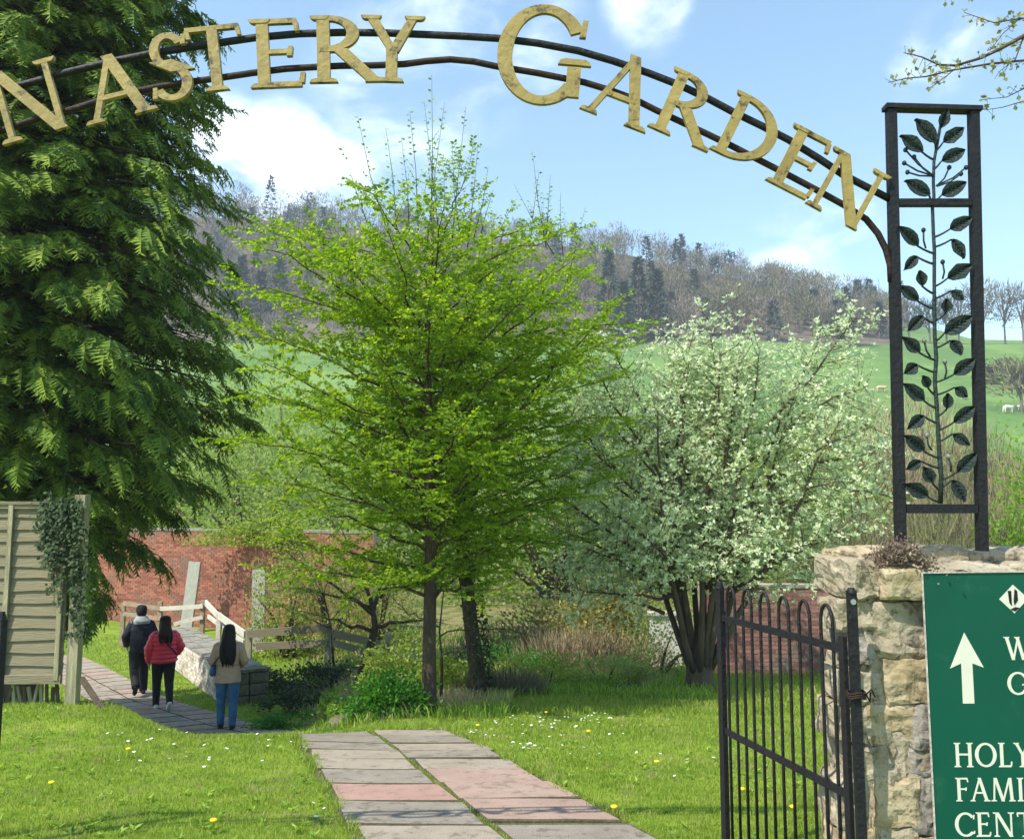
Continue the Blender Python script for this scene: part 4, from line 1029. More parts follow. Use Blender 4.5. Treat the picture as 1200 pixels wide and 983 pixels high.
for i in range(15):
    az = i * 2.39996 + .3; o = Vector((math.cos(az), math.sin(az), 0)); ro = rnd.uniform(.25, 1.0) if i > 4 else rnd.uniform(.05, .35)
    R_ = 1.75 * ro; zt_ = crown_c.z + 2.1 - 1.25 * ro * ro + rnd.uniform(-.25, .15)
    top = Vector((crown_c.x + o.x * R_, crown_c.y + o.y * R_, zt_)); s0 = b + o * .13 + Vector((0, 0, .25)); mid = b + o * (.3 + R_ * .45) + Vector((.0, 0, (zt_ - b.z) * .5))
    T.mb.tube([s0] + [bez(s0, mid, top, t) + rand3() * .025 for t in (.12, .25, .4, .55, .7, .85)] + [top], [.055, .05, .044, .037, .03, .022, .014, .006], 7)
    stems.append((s0, mid, top))
arcs = [((800, 600, 0), (720, 480, .1), (682, 402, .2)), ((790, 620, 0), (690, 520, .3), (640, 450, .5)), ((800, 680, -.3), (700, 620, -.5), (630, 560, -.4)), ((780, 720, 0), (710, 690, .3), (660, 660, .4)), ((850, 700, 0), (920, 640, .3), (985, 620, .3)), ((850, 640, 0), (960, 560, .2), (1035, 580, .2)), ((860, 560, 0), (950, 470, 0), (1015, 450, 0)), ((790, 620, 0), (700, 540, 0), (668, 480, 0)), ((810, 560, 0), (730, 440, .2), (715, 400, .2)), ((790, 690, 0), (720, 650, 0), (640, 610, .2)), ((800, 640, 0), (720, 560, .3), (652, 520, .5)), ((810, 660, 0), (740, 620, -.6), (665, 560, -.9)), ((850, 600, 0), (850, 480, 0), (830, 372, 0)), ((870, 600, 0), (920, 480, .3), (960, 400, .4)), ((870, 640, 0), (900, 575, -.3), (1005, 560, -.5)), ((860, 690, 0), (930, 650, -.4), (1010, 600, -.6)), ((780, 690, 0), (735, 655, -.4), (680, 640, -.6)), ((790, 700, 0), (740, 680, .2), (690, 600, .3)), ((860, 620, 0), (930, 520, 0), (1025, 500, .1)), ((800, 600, 0), (740, 520, .1), (690, 470, .2)), ((880, 520, 0), (960, 440, .2), (1003, 372, .3)), ((900, 560, 0), (990, 520, .5), (1035, 545, .6)), ((800, 700, -.2), (750, 700, -.7), (665, 690, -1.0)), ((830, 690, -.3), (850, 640, -1.2), (880, 620, -1.7)), ((800, 690, -.3), (780, 640, -1.2), (760, 640, -1.8))]
for e in arcs:
    q = [at(x, y, WD + dy) for x, y, dy in e]; T.mb.tube([bez(*q, t) + rand3() * .02 for t in np.linspace(0, 1, 8)], [.032 - .026 * i / 7 for i in range(8)], 6); stems.append(tuple(q))
cnt = 0
for (s0, mid, top) in stems:
    L = (top - s0).length; nb2 = int(L * 15)
    for k in range(nb2):
        t = .27 + .73 * (k + rnd.random()) / nb2; p = bez(s0, mid, top, min(t, 1)); tn = (bez(s0, mid, top, min(1, t + .05)) - bez(s0, mid, top, t - .05)).normalized()
        o = rand3(); o = (o - tn * o.dot(tn)).normalized(); ln_ = rnd.uniform(.30, .90) * (1.25 - .5 * t)
        e = p + (tn * .4 + o * .85 + Vector((0, 0, .12))).normalized() * ln_; m2 = p.lerp(e, .5) + Vector((0, 0, -.04))
        T.mb.tube([p, m2, e], [.007, .005, .002], 3, cap=False)
        for j in range(int(ln_ / .058)):
            tt = .22 + .8 * rnd.random(); w_ = bez(p, m2, e, tt) + rand3() * .05
            rosette(w_, (e - p).normalized() * .5 + rand3() * .45 + Vector((0, 0, .6)), 6); cnt += 1
nn = T.finish(wb, MT['whitebeam'], MT['bark_brown'], .58, .10)
print('whitebeam', cnt, nn)

n = 1500
zi = hb2.location.z + 3.0 * rng.uniform(0, 1, n) ** 1.3; tpx = [at(x, y, 10.5) for x, y in ((562, 818), (553, 740), (545, 670), (538, 600), (540, 520))]
xi = np.interp(zi, [p.z for p in tpx], [p.x for p in tpx]); ai = rng.uniform(0, 6.283, n); ri = .105 + rng.uniform(0, .05, n)
oi = np.stack([np.cos(ai), np.sin(ai), np.zeros(n)], 1)
V, Fc = leaves_np(np.stack([xi, np.full(n, hb2.location.y), zi], 1) + oi * ri[:, None], rng.normal(0, .6, (n, 3)) + np.array([[0, 0, -.8]]), oi + rng.normal(0, .3, (n, 3)), rng.uniform(.03, .06, n), rng.uniform(.026, .05, n))
o = put('trunk_ivy', mesh_np('trunk_ivy', V, Fc), MT['ivy']); tag(o, 'ivy climbing the trunk of the forked hornbeam', 'ivy')
# small leaning tree and its thin neighbours beside the plank fence
rnd.seed(9)
def small_tree(name, label, cat, trunk, d, r, limbs, lm_, sz=.045, gap=.10, bark='bark', tl=.5):
    b = gp(*trunk[0]) if d is None else at(*trunk[0], d)
    if d is not None: b.z = h(b.x, b.y)
    d = b.y; root = thing(name, label, cat, b); T = Tree()
    pts = [b - Vector((0, 0, .1))] + [at(x, y, d) for x, y in trunk[1:]]
    T.mb.tube(pts, [r * (1 - .7 * i / (len(pts) - 1)) for i in range(len(pts))], 8)
    for e in limbs:
        q = [at(x, y, d + dy) for x, y, dy in e]; T.limb(*q, r * .45, .006, 9, tl=tl, sz=sz, gap=gap, flat=.8)
    T.finish(root, lm_, MT[bark])
    return root
small_tree('leaning_tree', 'small crooked tree leaning right among ivy and nettles', 'tree', [(418, 803), (430, 770), (440, 735), (437, 715), (445, 690)], None, .10,
           [((437, 720, 0), (400, 690, -.3), (340, 650, -.5)), ((440, 735, 0), (480, 720, -.4), (520, 730, -.8)), ((440, 715, 0), (410, 700, .2), (360, 690, .5)), ((445, 700, 0), (470, 660, .3), (520, 640, .5)), ((440, 740, 0), (400, 730, -.2), (370, 720, -.5)), ((437, 715, 0), (420, 660, 0), (400, 620, .2))], MT['scrubleaf'], .05, .07)
small_tree('budding_shrub', 'thin budding shrub with yellow green leaves before the red brick wall', 'shrub', [(392, 770), (388, 735), (380, 700), (372, 670)], 19.5, .03,
           [((385, 720, 0), (350, 680, 0), (318, 640, .3)), ((380, 700, 0), (385, 660, 0), (410, 630, .3)), ((385, 735, 0), (350, 720, -.4), (322, 705, -.6)), ((380, 700, 0), (350, 650, .2), (338, 615, .5)), ((385, 730, 0), (410, 700, 0), (440, 680, 0)), ((380, 700, 0), (365, 690, -.5), (345, 690, -.8)), ((375, 690, 0), (350, 700, .5), (325, 680, .9))], MT['scrubleaf'], .075, .055, tl=.8)
small_tree('thin_tree', 'thin bare young tree stem just behind the straight hornbeam', 'tree', [(517, 822), (518, 780), (515, 740), (520, 690)], 10.6, .022, [((516, 745, 0), (560, 730, .3), (610, 742, .5)), ((516, 735, 0), (480, 720, .3), (460, 700, .5)), ((517, 760, 0), (545, 775, -.2), (570, 760, -.3))], MT['scrubleaf'], .04, .14)

# ------------------------------------------------------------------ brickwork
def brickwork(L, Hh, T_, bl, bh, jitter=.004, joint=.012, top_wave=None):
    """bricks of a straight wall: x along, y 0..T_, z up; staggered courses, both faces and the ends"""
    mb = MB(); nz_ = int(Hh / bh)
    for j in range(nz_):
        off = (j % 2) * bl / 2; x = -off
        while x < L - .01:
            a, b = max(x, 0), min(x + bl, L)
            if b - a > bl * .2 and (top_wave is None or j * bh < top_wave((a + b) / 2)):
                mb.box(((a + b) / 2, T_ / 2 + rnd.uniform(-jitter, jitter), (j + .5) * bh), (b - a - joint, T_ + .02, bh - joint), jit=jitter * .35)
            x += bl
    return mb
def brick_wall(name, label, A, ang, L, Hh, T_, bl, bh, m, cop_m, cop_h=.07, zfoot=None, top_wave=None):
    z0 = (zfoot if zfoot is not None else h(A[0], A[1])) - .1
    w = thing(name, label, 'wall', (A[0], A[1], z0), ang)
    bw = brickwork(L, Hh, T_, bl, bh, top_wave=top_wave).build('brickwork', m, w); bw['kind'] = 'stuff'
    mb = MB(); hm = Hh if top_wave is None else min(top_wave(t) for t in np.linspace(0, L, 20)) - bh
    mb.box((L / 2, T_ / 2, hm / 2), (L - .01, T_ - .004, hm - .005)); mb.build('mortar', MT['brick_mortar'], w)
    if cop_m:
        x = 0
        while x < L - .05:
            l_ = min(rnd.uniform(.42, .6), L - x); hz = (Hh // bh) * bh if top_wave is None else top_wave(x + l_ / 2)
            mb = MB(); mb.box((x + l_ / 2, T_ / 2, hz + cop_h / 2 + .004), (l_ - .012, T_ + .07, cop_h), jit=.006); mb.build('coping_stone', cop_m, w); x += l_
    return w
rnd.seed(3)
brick_wall('brick_wall', 'tall weathered red brick garden wall beyond the walkers', (-14.6, 30.4), R(-25), 11.6, 3.28, .33, .225, .075, MT['brick'], MT['coping'], .08, -2.38)
brick_wall('brick_wall', 'dull brick garden wall behind the black gate', (3.55, 16.3), R(-3), 7.0, 1.72, .3, .225, .075, MT['brick_dark'], MT['coping'], .06, -1.52)
ww = thing('white_wall', 'short white painted wall glimpsed behind the whitebeam stems', 'wall', (at(780, 760, 16.9).x, 16.9, -1.6))
mb = MB(); mb.box((0, 0, .5), (.6, .2, 1.1), jit=.01); mb.build('rendered_face', MT['white'], ww)
mb = MB(); mb.box((0, 0, 1.08), (.66, .28, .06), jit=.008); mb.build('cap', MT['concrete'], ww)
# low whitewashed wall with a mossy block at its near end
wa = Vector((-5.36, 16.55)); wdir = Vector((-3.5, 5.5)).normalized(); wl_ = 6.5
lw_ang = math.atan2(wdir.y, wdir.x)
lwall = thing('low_wall', 'low whitewashed brick wall with a dark mossy end beside the lower path', 'wall', (wa.x + .0, wa.y, h(wa.x, wa.y) - .08), lw_ang)
TH = .76
# local x runs away along the wall; local +y is the left face, wall extends to -y
bmw = brickwork(wl_, .66, TH, .225, .072, .007, .014)
for i, v in enumerate(bmw.v): bmw.v[i] = (v[0] + .32, v[1] - TH, v[2])
bw = bmw.build('brickwork', MT['brick_white'], lwall); bw['kind'] = 'stuff'
mb = MB(); mb.box((wl_ / 2 + .3, -TH / 2, .32), (wl_ - .02, TH - .004, .63)); mb.build('mortar', MT['brick_mortar'], lwall)
x = .32
while x < wl_ + .2:
    for yy, w_ in ((-.13, .25), (-.39, .25), (-.64, .24)):
        mb = MB(); mb.box((x + .11, yy, .675 + rnd.uniform(-.004, .012)), (.21, w_ - .012, .05), jit=.006); mb.build('coping_brick', MT['coping'], lwall)
    x += .225
for z0, z1 in ((0, .22), (.22, .44), (.44, .65)):
    for y0, y1 in ((-.40, .01), (-.78, -.41)):
        me = stone_mesh(.0, .30, y0, y1, z0 + .006, z1 - .006, z0 * 9 + y0, .008, 4, 14); put('end_stone', me, MT['endblock'], lwall)
me = stone_mesh(-.03, .36, -.80, .03, .655, .72, 4, .012, 6, 12); put('end_cap', me, MT['endblock'], lwall)
# two pale posts propped at the tall wall, and the rail fences
def lean_post(label, px0, py0, px1, py1, w, d):
    a, b = at(px0, py0, d - .1), at(px1, py1, d); a.z = h(a.x, a.y) - .05; mb = MB(); mb.bar(a, b, w, .14, Vector((1, 0, 0))); o = mb.build('concrete_post', MT['concrete']); tag(o, label, 'post', 'pale posts before the tall brick wall'); return o
lean_post('pale concrete post leaning right against the red brick wall', 218, 728, 229, 658, .36, 27.2)
lean_post('upright pale concrete post standing before the red brick wall', 303, 745, 304, 667, .34, 23.5)
rf = thing('rail_fence', 'old white rail fence bending round behind the low wall', 'fence', (at(238, 728, 23.2).x, 23.2, h(at(238, 728, 23.2).x, 23.2)))
def rpart(root, name, a, b, w, t, m, up=Vector((0, 0, 1))):
    mb = MB(); a, b = Vector(a), Vector(b); mid = a.lerp(b, .5) + Vector((0, 0, rnd.uniform(-.015, .015)))
    mb.bar(a, mid, w, t, up); mb.bar(mid, b, w * .98, t * .98, up); me = mb.mesh(name); me.transform(Matrix.Translation(-root.location)); return put(name, me, m, root)
for px, pt, d, m in ((238, 703, 23.2, 'brown_wood'), (188, 705, 23.6, 'brown_wood'), (257, 718, 21.6, 'pale_wood'), (145, 706, 24.2, 'brown_wood')):
    a = at(px, pt, d); rpart(rf, 'post', (a.x, a.y, h(a.x, a.y) - .1), a, .11, .11, MT[m], Vector((1, 0, 0)))
rpart(rf, 'rail', at(188, 713, 23.5), at(238, 710, 23.1), .11, .05, MT['pale_wood'])
rpart(rf, 'rail', at(145, 707, 24.1), at(189, 713, 23.5), .10, .05, MT['brown_wood'])
rpart(rf, 'rail', at(145, 719, 24.1), at(189, 725, 23.5), .10, .05, MT['brown_wood'])
rpart(rf, 'rail', at(204, 731, 23.2), at(238, 723, 23.1), .10, .05, MT['pale_wood'])
rpart(rf, 'rail', at(241, 706, 23.1), at(258, 724, 21.6), .15, .05, MT['pale_wood'])
rpart(rf, 'rail', at(256, 721, 21.6), at(287, 743, 19.9), .16, .05, MT['pale_wood'])
rpart(rf, 'rail', at(244, 722, 23.0), at(286, 752, 19.9), .10, .05, MT['pale_wood'])
pf = thing('plank_fence', 'low fence of broad weathered planks beside the mossy wall end', 'fence', (at(385, 768, 19.6).x, 19.6, h(at(385, 768, 19.6).x, 19.6)))
for px, pt in ((385, 730), (292, 736), (455, 742)):
    a = at(px, pt, 19.6); rpart(pf, 'post', (a.x, a.y, h(a.x, a.y) - .1), a, .13, .12, MT['post_wood'], Vector((1, 0, 0)))
for x0, y0, x1, y1, w in ((290, 743, 384, 735, .17), (300, 757, 384, 753, .16), (386, 741, 454, 757, .17), (386, 752, 454, 771, .15)):
    rpart(pf, 'plank', at(x0, y0, 19.5), at(x1, y1, 19.5), w, .04, MT['fence_wood'])

# ------------------------------------------------------------------ shrubs and ground plants of the middle distance
def leaf_bush(name, label, cat, loc, rx, ry, rz, n, m, sz, clumps=26, stems=9, bark='bark_brown', group=None, lift=.15, seed=1, asp=.6):
    rr = np.random.default_rng(seed); root = thing(name, label, cat, loc, 0, group)
    dirs = rr.normal(size=(clumps, 3)); dirs[:, 2] = np.abs(dirs[:, 2]) * .9 - .15; dirs = unit(dirs)
    rad = rr.uniform(.45, 1.0, clumps)[:, None]
    C = dirs * rad * np.array([[rx, ry, rz]]) + np.array([[0, 0, rz * lift]]); cs = rr.uniform(.20, .38, clumps)
    k = rr.integers(0, clumps, n); P = C[k] + rr.normal(size=(n, 3)) * np.array([[rx, ry, rz]]) * cs[k][:, None] * .62
    P[:, 2] = np.maximum(P[:, 2], .03)
    D = unit(P * np.array([[1, 1, .6]])) + rr.normal(0, .6, (n, 3)); Nn = rr.normal(0, .7, (n, 3)) + np.array([[0, 0, 1]])
    s_ = rr.uniform(.7, 1.3, n) * sz
    V, Fc = leaves_np(P, D, Nn, s_, s_ * asp, .12); put('crown', mesh_np(name + '_crown', V, Fc), m, root)
    mb = MB()
    for i in range(stems):
        c = Vector(C[rr.integers(0, clumps)]); a = Vector((rr.normal(0, rx * .06), rr.normal(0, ry * .06), -.1)); mb.tube([a, a.lerp(c, .5) + Vector((0, 0, rz * .08)), c], [rz * .022 + .008, rz * .013 + .006, .005], 5)
    mb.build('stem', MT[bark], root, True); return root
def fuzz_bush(name, label, cat, loc, rx, ry, rz, n, m, L, W, group=None, seed=1, leafm=None, nl=0, lsz=.1):
    rr = np.random.default_rng(seed); root = thing(name, label, cat, loc, 0, group)
    d = unit(rr.normal(size=(n, 3)) * np.array([[1, 1, .8]]) + np.array([[0, 0, .35]])); d[:, 2] = np.abs(d[:, 2])
    r_ = rr.uniform(.15, 1, n)[:, None] ** .55
    P = d * r_ * np.array([[rx, ry, rz]]); D = d * np.array([[.6, .6, 1]]) + np.array([[0, 0, .8]]) + rr.normal(0, .38, (n, 3))
    V, Fc = fuzz_np(P, D, rr.uniform(.5, 1.2, n) * L, rr.uniform(.6, 1.3, n) * W); put('twigs', mesh_np(name + '_twigs', V, Fc), m, root)
    if nl:
        k = rr.integers(0, n, nl); Q = P[k] + rr.normal(0, rx * .06, (nl, 3)); s_ = rr.uniform(.7, 1.3, nl) * lsz
        Q[:, 2] = np.maximum(Q[:, 2], .05)
        V, Fc = leaves_np(Q, rr.normal(size=(nl, 3)), rr.normal(size=(nl, 3)) + np.array([[0, 0, 1]]), s_, s_ * .6, .1); put('crown', mesh_np(name + '_leaves', V, Fc), leafm, root)
    mb = MB()
    for i in range(8):
        a = Vector((rr.normal(0, rx * .12), rr.normal(0, ry * .12), -.1)); c = Vector(P[rr.integers(0, n)]); mb.tube([a, a.lerp(c, .5) + Vector((0, 0, rz * .1)), c], [rz * .02, rz * .012, .01], 5)
    mb.build('stem', MT['bark_brown'], root, True); return root
def foot(px, d, dz=0):
    p = at(px, 600, d); return (p.x, p.y, h(p.x, p.y) + dz)
np_seed = 40
# nettles, ivy tussock and brambles by the hornbeam feet
leaf_bush('nettle_patch', 'bright green nettle clump beside the straight hornbeam trunk', 'plant', tuple(gp(455, 838)), .42, .4, .42, 4200, MT['nettle'], .05, 20, 12, seed=41)
for i, (px, d, r_, hz_, m_, lab) in enumerate(((532, 12.2, .5, .5, 'scrubleaf', 'yellow green weed clump between the two hornbeam trunks'), (640, 13.5, .8, .45, 'scrubleaf', 'yellow green weed clump in front of the dead bracken'), (602, 15.5, .9, .6, 'nettle', 'fresh green weed clump behind the iron stakes'), (705, 14.2, .9, .4, 'willow', 'pale green weed clump between bracken and lawn'), (768, 15.3, .75, 1.15, 'willow', 'leafy weed clump before the white wall'), (470, 13, .6, .55, 'scrubleaf', 'yellow green weed clump behind the nettles'), (352, 14.2, .7, .22, 'nettle', 'low bright weed patch below the dark ivy tussock'), (560, 14.5, .9, .35, 'scrubleaf', 'low yellow green weed patch behind the forked hornbeam'))):
    leaf_bush('weed_clump', lab, 'plant', foot(px, d), r_, r_ * .7, hz_, 1900, MT[m_], .055, 18, 6, seed=140 + i)
leaf_bush('ivy_tussock', 'low dark green tussock left of the nettle clump', 'plant', tuple(gp(400, 838)), .34, .4, .26, 2400, MT['weeds'], .05, 16, 6, seed=42)
leaf_bush('ivy_bank', 'dark ivy spread below the broad plank fence', 'plant', foot(375, 17.6), 1.3, .7, .42, 4200, MT['ivy'], .07, 24, 5, seed=43)
leaf_bush('ivy_bank', 'dark ivy tussock beside the mossy wall end', 'plant', foot(350, 15.6), .7, .5, .3, 2400, MT['ivy'], .06, 16, 4, seed=48)
fuzz_bush('bramble_heap', 'brown heap of cut brushwood at the forked hornbeam foot', 'brushwood', tuple(gp(590, 815)), .62, .35, .22, 1500, MT['twig'], .3, .011, seed=44)
leaf_bush('bramble_bush', 'yellow brown bramble mound in front of the rough garden end', 'shrub', foot(665, 18.5), 1.35, 1.0, 1.35, 6500, MT['olive'], .085, 30, 12, seed=45)
leaf_bush('bramble_bush', 'yellowing bramble mound just left of the whitebeam stems', 'shrub', foot(735, 19), 1.15, .9, 1.2, 5200, MT['olive'], .085, 26, 12, seed=46)
fuzz_bush('dead_bracken', 'grey brown dead bracken stalks before the bramble mounds', 'bracken', foot(690, 16.2), 1.7, .6, .75, 2600, MT['scrubtwig'], .35, .016, seed=47)
fuzz_bush('dead_bracken', 'grey brown dead bracken stalks behind the forked hornbeam', 'bracken', foot(600, 17.4), 1.4, .6, .8, 2200, MT['twig'], .35, .016, seed=49, leafm=MT['weeds'], nl=500, lsz=.06)
for (px, py, a, L, m, lab) in ((768, 772, 20, .55, 'brown_wood', 'short brown log on the debris heap near the whitebeam'), (782, 776, -15, .6, 'pale_wood', 'pale fallen plank lying on the debris heap near the whitebeam'), (790, 766, 8, .5, 'dark_wood', 'dark fallen log behind the pale plank near the whitebeam')):
    p = gp(px, py); d = Vector((math.cos(R(a)), math.sin(R(a)) * .5, .06)); mb = MB(); mb.tube([p - d * L + Vector((0, 0, .10)), p + Vector((0, 0, .12)), p + d * L + Vector((0, 0, .14))], [.07, .075, .06], 8); o = mb.build('fallen_log', MT[m], None, True); tag(o, lab, 'log')
o = put('stone_block', stone_mesh(-.24, .24, -.16, .16, -.05, .09, 8, .014, 5, 8), MT['endblock'], loc=tuple(gp(412, 850))); tag(o, 'flat mossy stone lying where the paved path ends', 'stone')
o = put('stone_block', stone_mesh(-.2, .2, -.12, .12, -.05, .05, 12, .014, 5, 8), MT['earth'], loc=tuple(gp(372, 849))); tag(o, 'low earthy stone at the far edge of the paving', 'stone')
mb = MB(); p = gp(598, 812)
for i, dx in enumerate((-.05, 0, .05)): mb.tube([p + Vector((dx, 0, -.05)), p + Vector((dx * 1.4, .02, .30 + .06 * (i % 2)))], .012, 6)
o = mb.build('iron_stakes', MT['iron']); tag(o, 'cluster of three thin dark stakes stuck beside the forked hornbeam', 'stake')
# leafy shrubs between the garden and the pasture
shr = [(285, 40, 4.4, 4.6, 'willow', 'pale green willow scrub above the red brick wall'), (345, 46, 5.0, 5.4, 'scrubleaf', 'yellow green thicket rising behind the brick wall end'), (232, 52, 4.6, 4.6, 'scrubleaf', 'yellow green thicket half hidden behind the cypress'), (430, 38, 4.4, 4.0, 'willow', 'pale willow bush straight behind the straight hornbeam'),
       (545, 42, 5.0, 4.6, 'scrubleaf', 'yellow green bush behind the forked hornbeam'), (655, 34, 3.6, 3.9, 'willow', 'pale green bush between the hornbeams and whitebeam'), (730, 44, 4.4, 4.4, 'willow', 'soft green bush behind the whitebeam, left side'), (880, 40, 4.0, 3.6, 'scrubleaf', 'olive green bush showing through the whitebeam branches'), (955, 30, 3.0, 3.1, 'scrubleaf', 'olive green bush behind the stone pillar corner')]
for i, (px, d, rx, rz, m, lab) in enumerate(shr):
    leaf_bush('leafy_shrub', lab, 'shrub', foot(px, d), rx * 1.25, rx * .9, rz * 1.75, 13000, MT[m], .0046 * d, 60, 14, seed=60 + i)
bare = [(1010, 44, 4.0, 5.4, 'scrubtwig', 'tawny bare thicket directly behind the leaf panel'), (1085, 48, 4.4, 5.8, 'scrubtwig', 'tall tawny bare thicket seen through the leafwork'), (1150, 40, 3.2, 4.2, 'twig_olive', 'olive bare thicket just right of the leaf panel'), (1000, 28, 2.6, 2.4, 'twig_olive', 'low olive thicket over the pillar corner'), (1110, 26, 2.8, 2.5, 'twig_olive', 'low olive thicket just over the pillar top'), (1215, 34, 3.4, 3.6, 'scrubtwig', 'tawny thicket at the far right edge'), (920, 48, 4.6, 4.0, 'twig_olive', 'olive thicket behind the whitebeam, right side'), (1190, 26, 2.0, 2.3, 'twig_olive', 'low thicket below the lime green bush')]
for i, (px, d, rx, rz, m, lab) in enumerate(bare):
    fuzz_bush('bare_thicket', lab, 'thicket', foot(px, d), rx, rx * .7, rz * 1.6, 5200, MT[m], .045 * d * .6, .0011 * d, seed=80 + i, leafm=MT['scrubleaf'], nl=900 if 'olive' in m else 350, lsz=.0032 * d)
for i, (px, d, r_, hz_, lab) in enumerate(((338, 22.5, 1.2, 3.2, 'feathery budding shrub before the brick wall, next to the upright post'), (392, 23.5, 1.5, 3.7, 'feathery budding shrub before the far end of the brick wall'), (440, 22, 1.3, 3.2, 'feathery budding shrub just behind the leaning tree'))):
    fuzz_bush('budding_shrub', lab, 'shrub', foot(px, d), r_, r_ * .8, hz_, 900, MT['twig_olive'], .5, .012, seed=170 + i, leafm=MT['scrubleaf'], nl=2600, lsz=.085)
leaf_bush('wall_creeper', 'green creeper spilling over the top of the red brick wall', 'creeper', (-7.6, 26.9, .35), 2.3, .6, .9, 3600, MT['scrubleaf'], .11, 22, 6, seed=176, lift=0)
leaf_bush('lime_bush', 'vivid lime green bush at the right edge behind the sign', 'bush', foot(1206, 24), 1.25, 1.2, 4.3, 8000, MT['limebush'], .11, 30, 8, seed=95)

# ------------------------------------------------------------------ far wood, pasture trees, cows
def bare_crown(n, R_, Hh, rr, L=2.6, W=.34):
    d = unit(rr.normal(size=(n, 3)) + np.array([[0, 0, .25]])); r_ = rr.uniform(.1, 1, n)[:, None] ** .5
    P = d * r_ * np.array([[R_, R_, Hh * .36]]) + np.array([[0, 0, Hh * .60]])
    D = d * np.array([[.8, .8, .6]]) + np.array([[0, 0, .7]]) + rr.normal(0, .35, (n, 3))
    return fuzz_np(P, D, rr.uniform(.4, 1.1, n) * L, rr.uniform(.5, 1.2, n) * W)
def fir_shape(n, R_, Hh, rr, L=1.8, W=.8):
    t = rr.uniform(.04, 1, n) ** .75; a = rr.uniform(0, 2 * np.pi, n); rad = R_ * (1 - t * .96) * rr.uniform(.55, 1.0, n) * (.85 + .25 * np.sin(t * 42))
    P = np.stack([np.cos(a) * rad, np.sin(a) * rad, t * Hh], 1); D = np.stack([np.cos(a), np.sin(a), -.45 + .9 * t], 1) + rr.normal(0, .25, (n, 3))
    return fuzz_np(P, D, rr.uniform(.6, 1.2, n) * L, rr.uniform(.7, 1.3, n) * W)
def trunk_np(r, Hh):
    k = np.arange(5) * 2 * np.pi / 5; b = np.stack([np.cos(k) * r, np.sin(k) * r, np.full(5, -1.)], 1); t = np.stack([np.cos(k) * r * .3, np.sin(k) * r * .3, np.full(5, Hh)], 1)
    f = [(i, (i + 1) % 5, 5 + (i + 1) % 5) for i in range(5)] + [(i, 5 + (i + 1) % 5, 5 + i) for i in range(5)]
    return np.concatenate([b, t]), np.array(f)
rr = np.random.default_rng(11)
mass = {'twig_grey': [], 'twig': [], 'twig_olive': [], 'twig_pink': [], 'fir': []}
for i in range(1150):
    y = 232 + 112 * rr.uniform() ** .8; u = rr.uniform(-.72, .47)
    if u > .40 and y < 236: continue
    edge = 229 + 8 * math.sin(u * 17) + (10 if .30 < u < .45 else 0)
    if y < edge: continue
    x = u * y; Hh = rr.uniform(7, 14.5) * (1.2 if u < -.2 else 1); R_ = rr.uniform(2.2, 5.6)
    key = rr.choice(['twig_grey', 'twig', 'twig_olive', 'twig_pink', 'fir'], p=[.32, .28, .28, .05, .07])
    V, Fc = bare_crown(240 if y < 300 else 170, R_, Hh, rr, 1.7, .27) if key != 'fir' else (bare_crown(260, R_ * .8, Hh, rr, 1.2, .7) if rr.uniform() < .5 else fir_shape(230, R_ * .75, Hh * 1.25, rr, 1.5, .7)); V2_, F2_ = trunk_np(.22, Hh * .7)
    off = np.array([[x, y, h(x, y)]]); mass[key] += [(V + off, Fc), (V2_ + off, F2_)]
for key, nm in (('twig_grey', 'grey'), ('twig', 'brown'), ('twig_olive', 'olive'), ('twig_pink', 'pale budding'), ('fir', 'dark evergreen')):
    o = put('far_woods', mesh_np('far_woods_' + nm, *join_np(mass[key])), MT[key]); tag(o, ('leafless %s trees massed on the far hillside' if key != 'fir' else '%s trees scattered among the far hillside wood') % nm, 'woods', kind='stuff')
def far_tree(name, label, px, d, Hh, R_, kind, m, seed, group=None, n=420):
    rr2 = np.random.default_rng(seed); root = thing(name, label, 'tree', foot(px, d), 0, group)
    if kind == 'fir': V, Fc = fir_shape(n, R_, Hh, rr2, 1.6, .7)
    else: V, Fc = bare_crown(n, R_, Hh, rr2, 2.4, .26)
    put('crown', mesh_np(name + '_crown', V, Fc), MT[m], root)
    V, Fc = trunk_np(.32 if kind != 'fir' else .25, Hh * .85)
    if kind != 'fir':
        ps = [(V, Fc)]
        for k in range(9):
            a = Vector((0, 0, Hh * rr2.uniform(.22, .5))); az = rr2.uniform(0, 6.28); c = Vector((math.cos(az) * R_ * .7, math.sin(az) * R_ * .7, Hh * rr2.uniform(.65, .95)))
            q = MB(); q.tube([a, a.lerp(c, .5) + Vector((math.cos(az) * .4, math.sin(az) * .4, 0)), c], [.2, .13, .05], 4, cap=False)
            fa = np.array([t for f in q.f for t in ((f[0], f[1], f[2]), (f[0], f[2], f[3]))]); ps.append((np.array(q.v), fa))
        V, Fc = join_np(ps)
    put('trunk', mesh_np(name + '_trunk', V, Fc), MT['bark_brown'] if kind == 'fir' else MT['twig_grey'], root); return root
i = 0
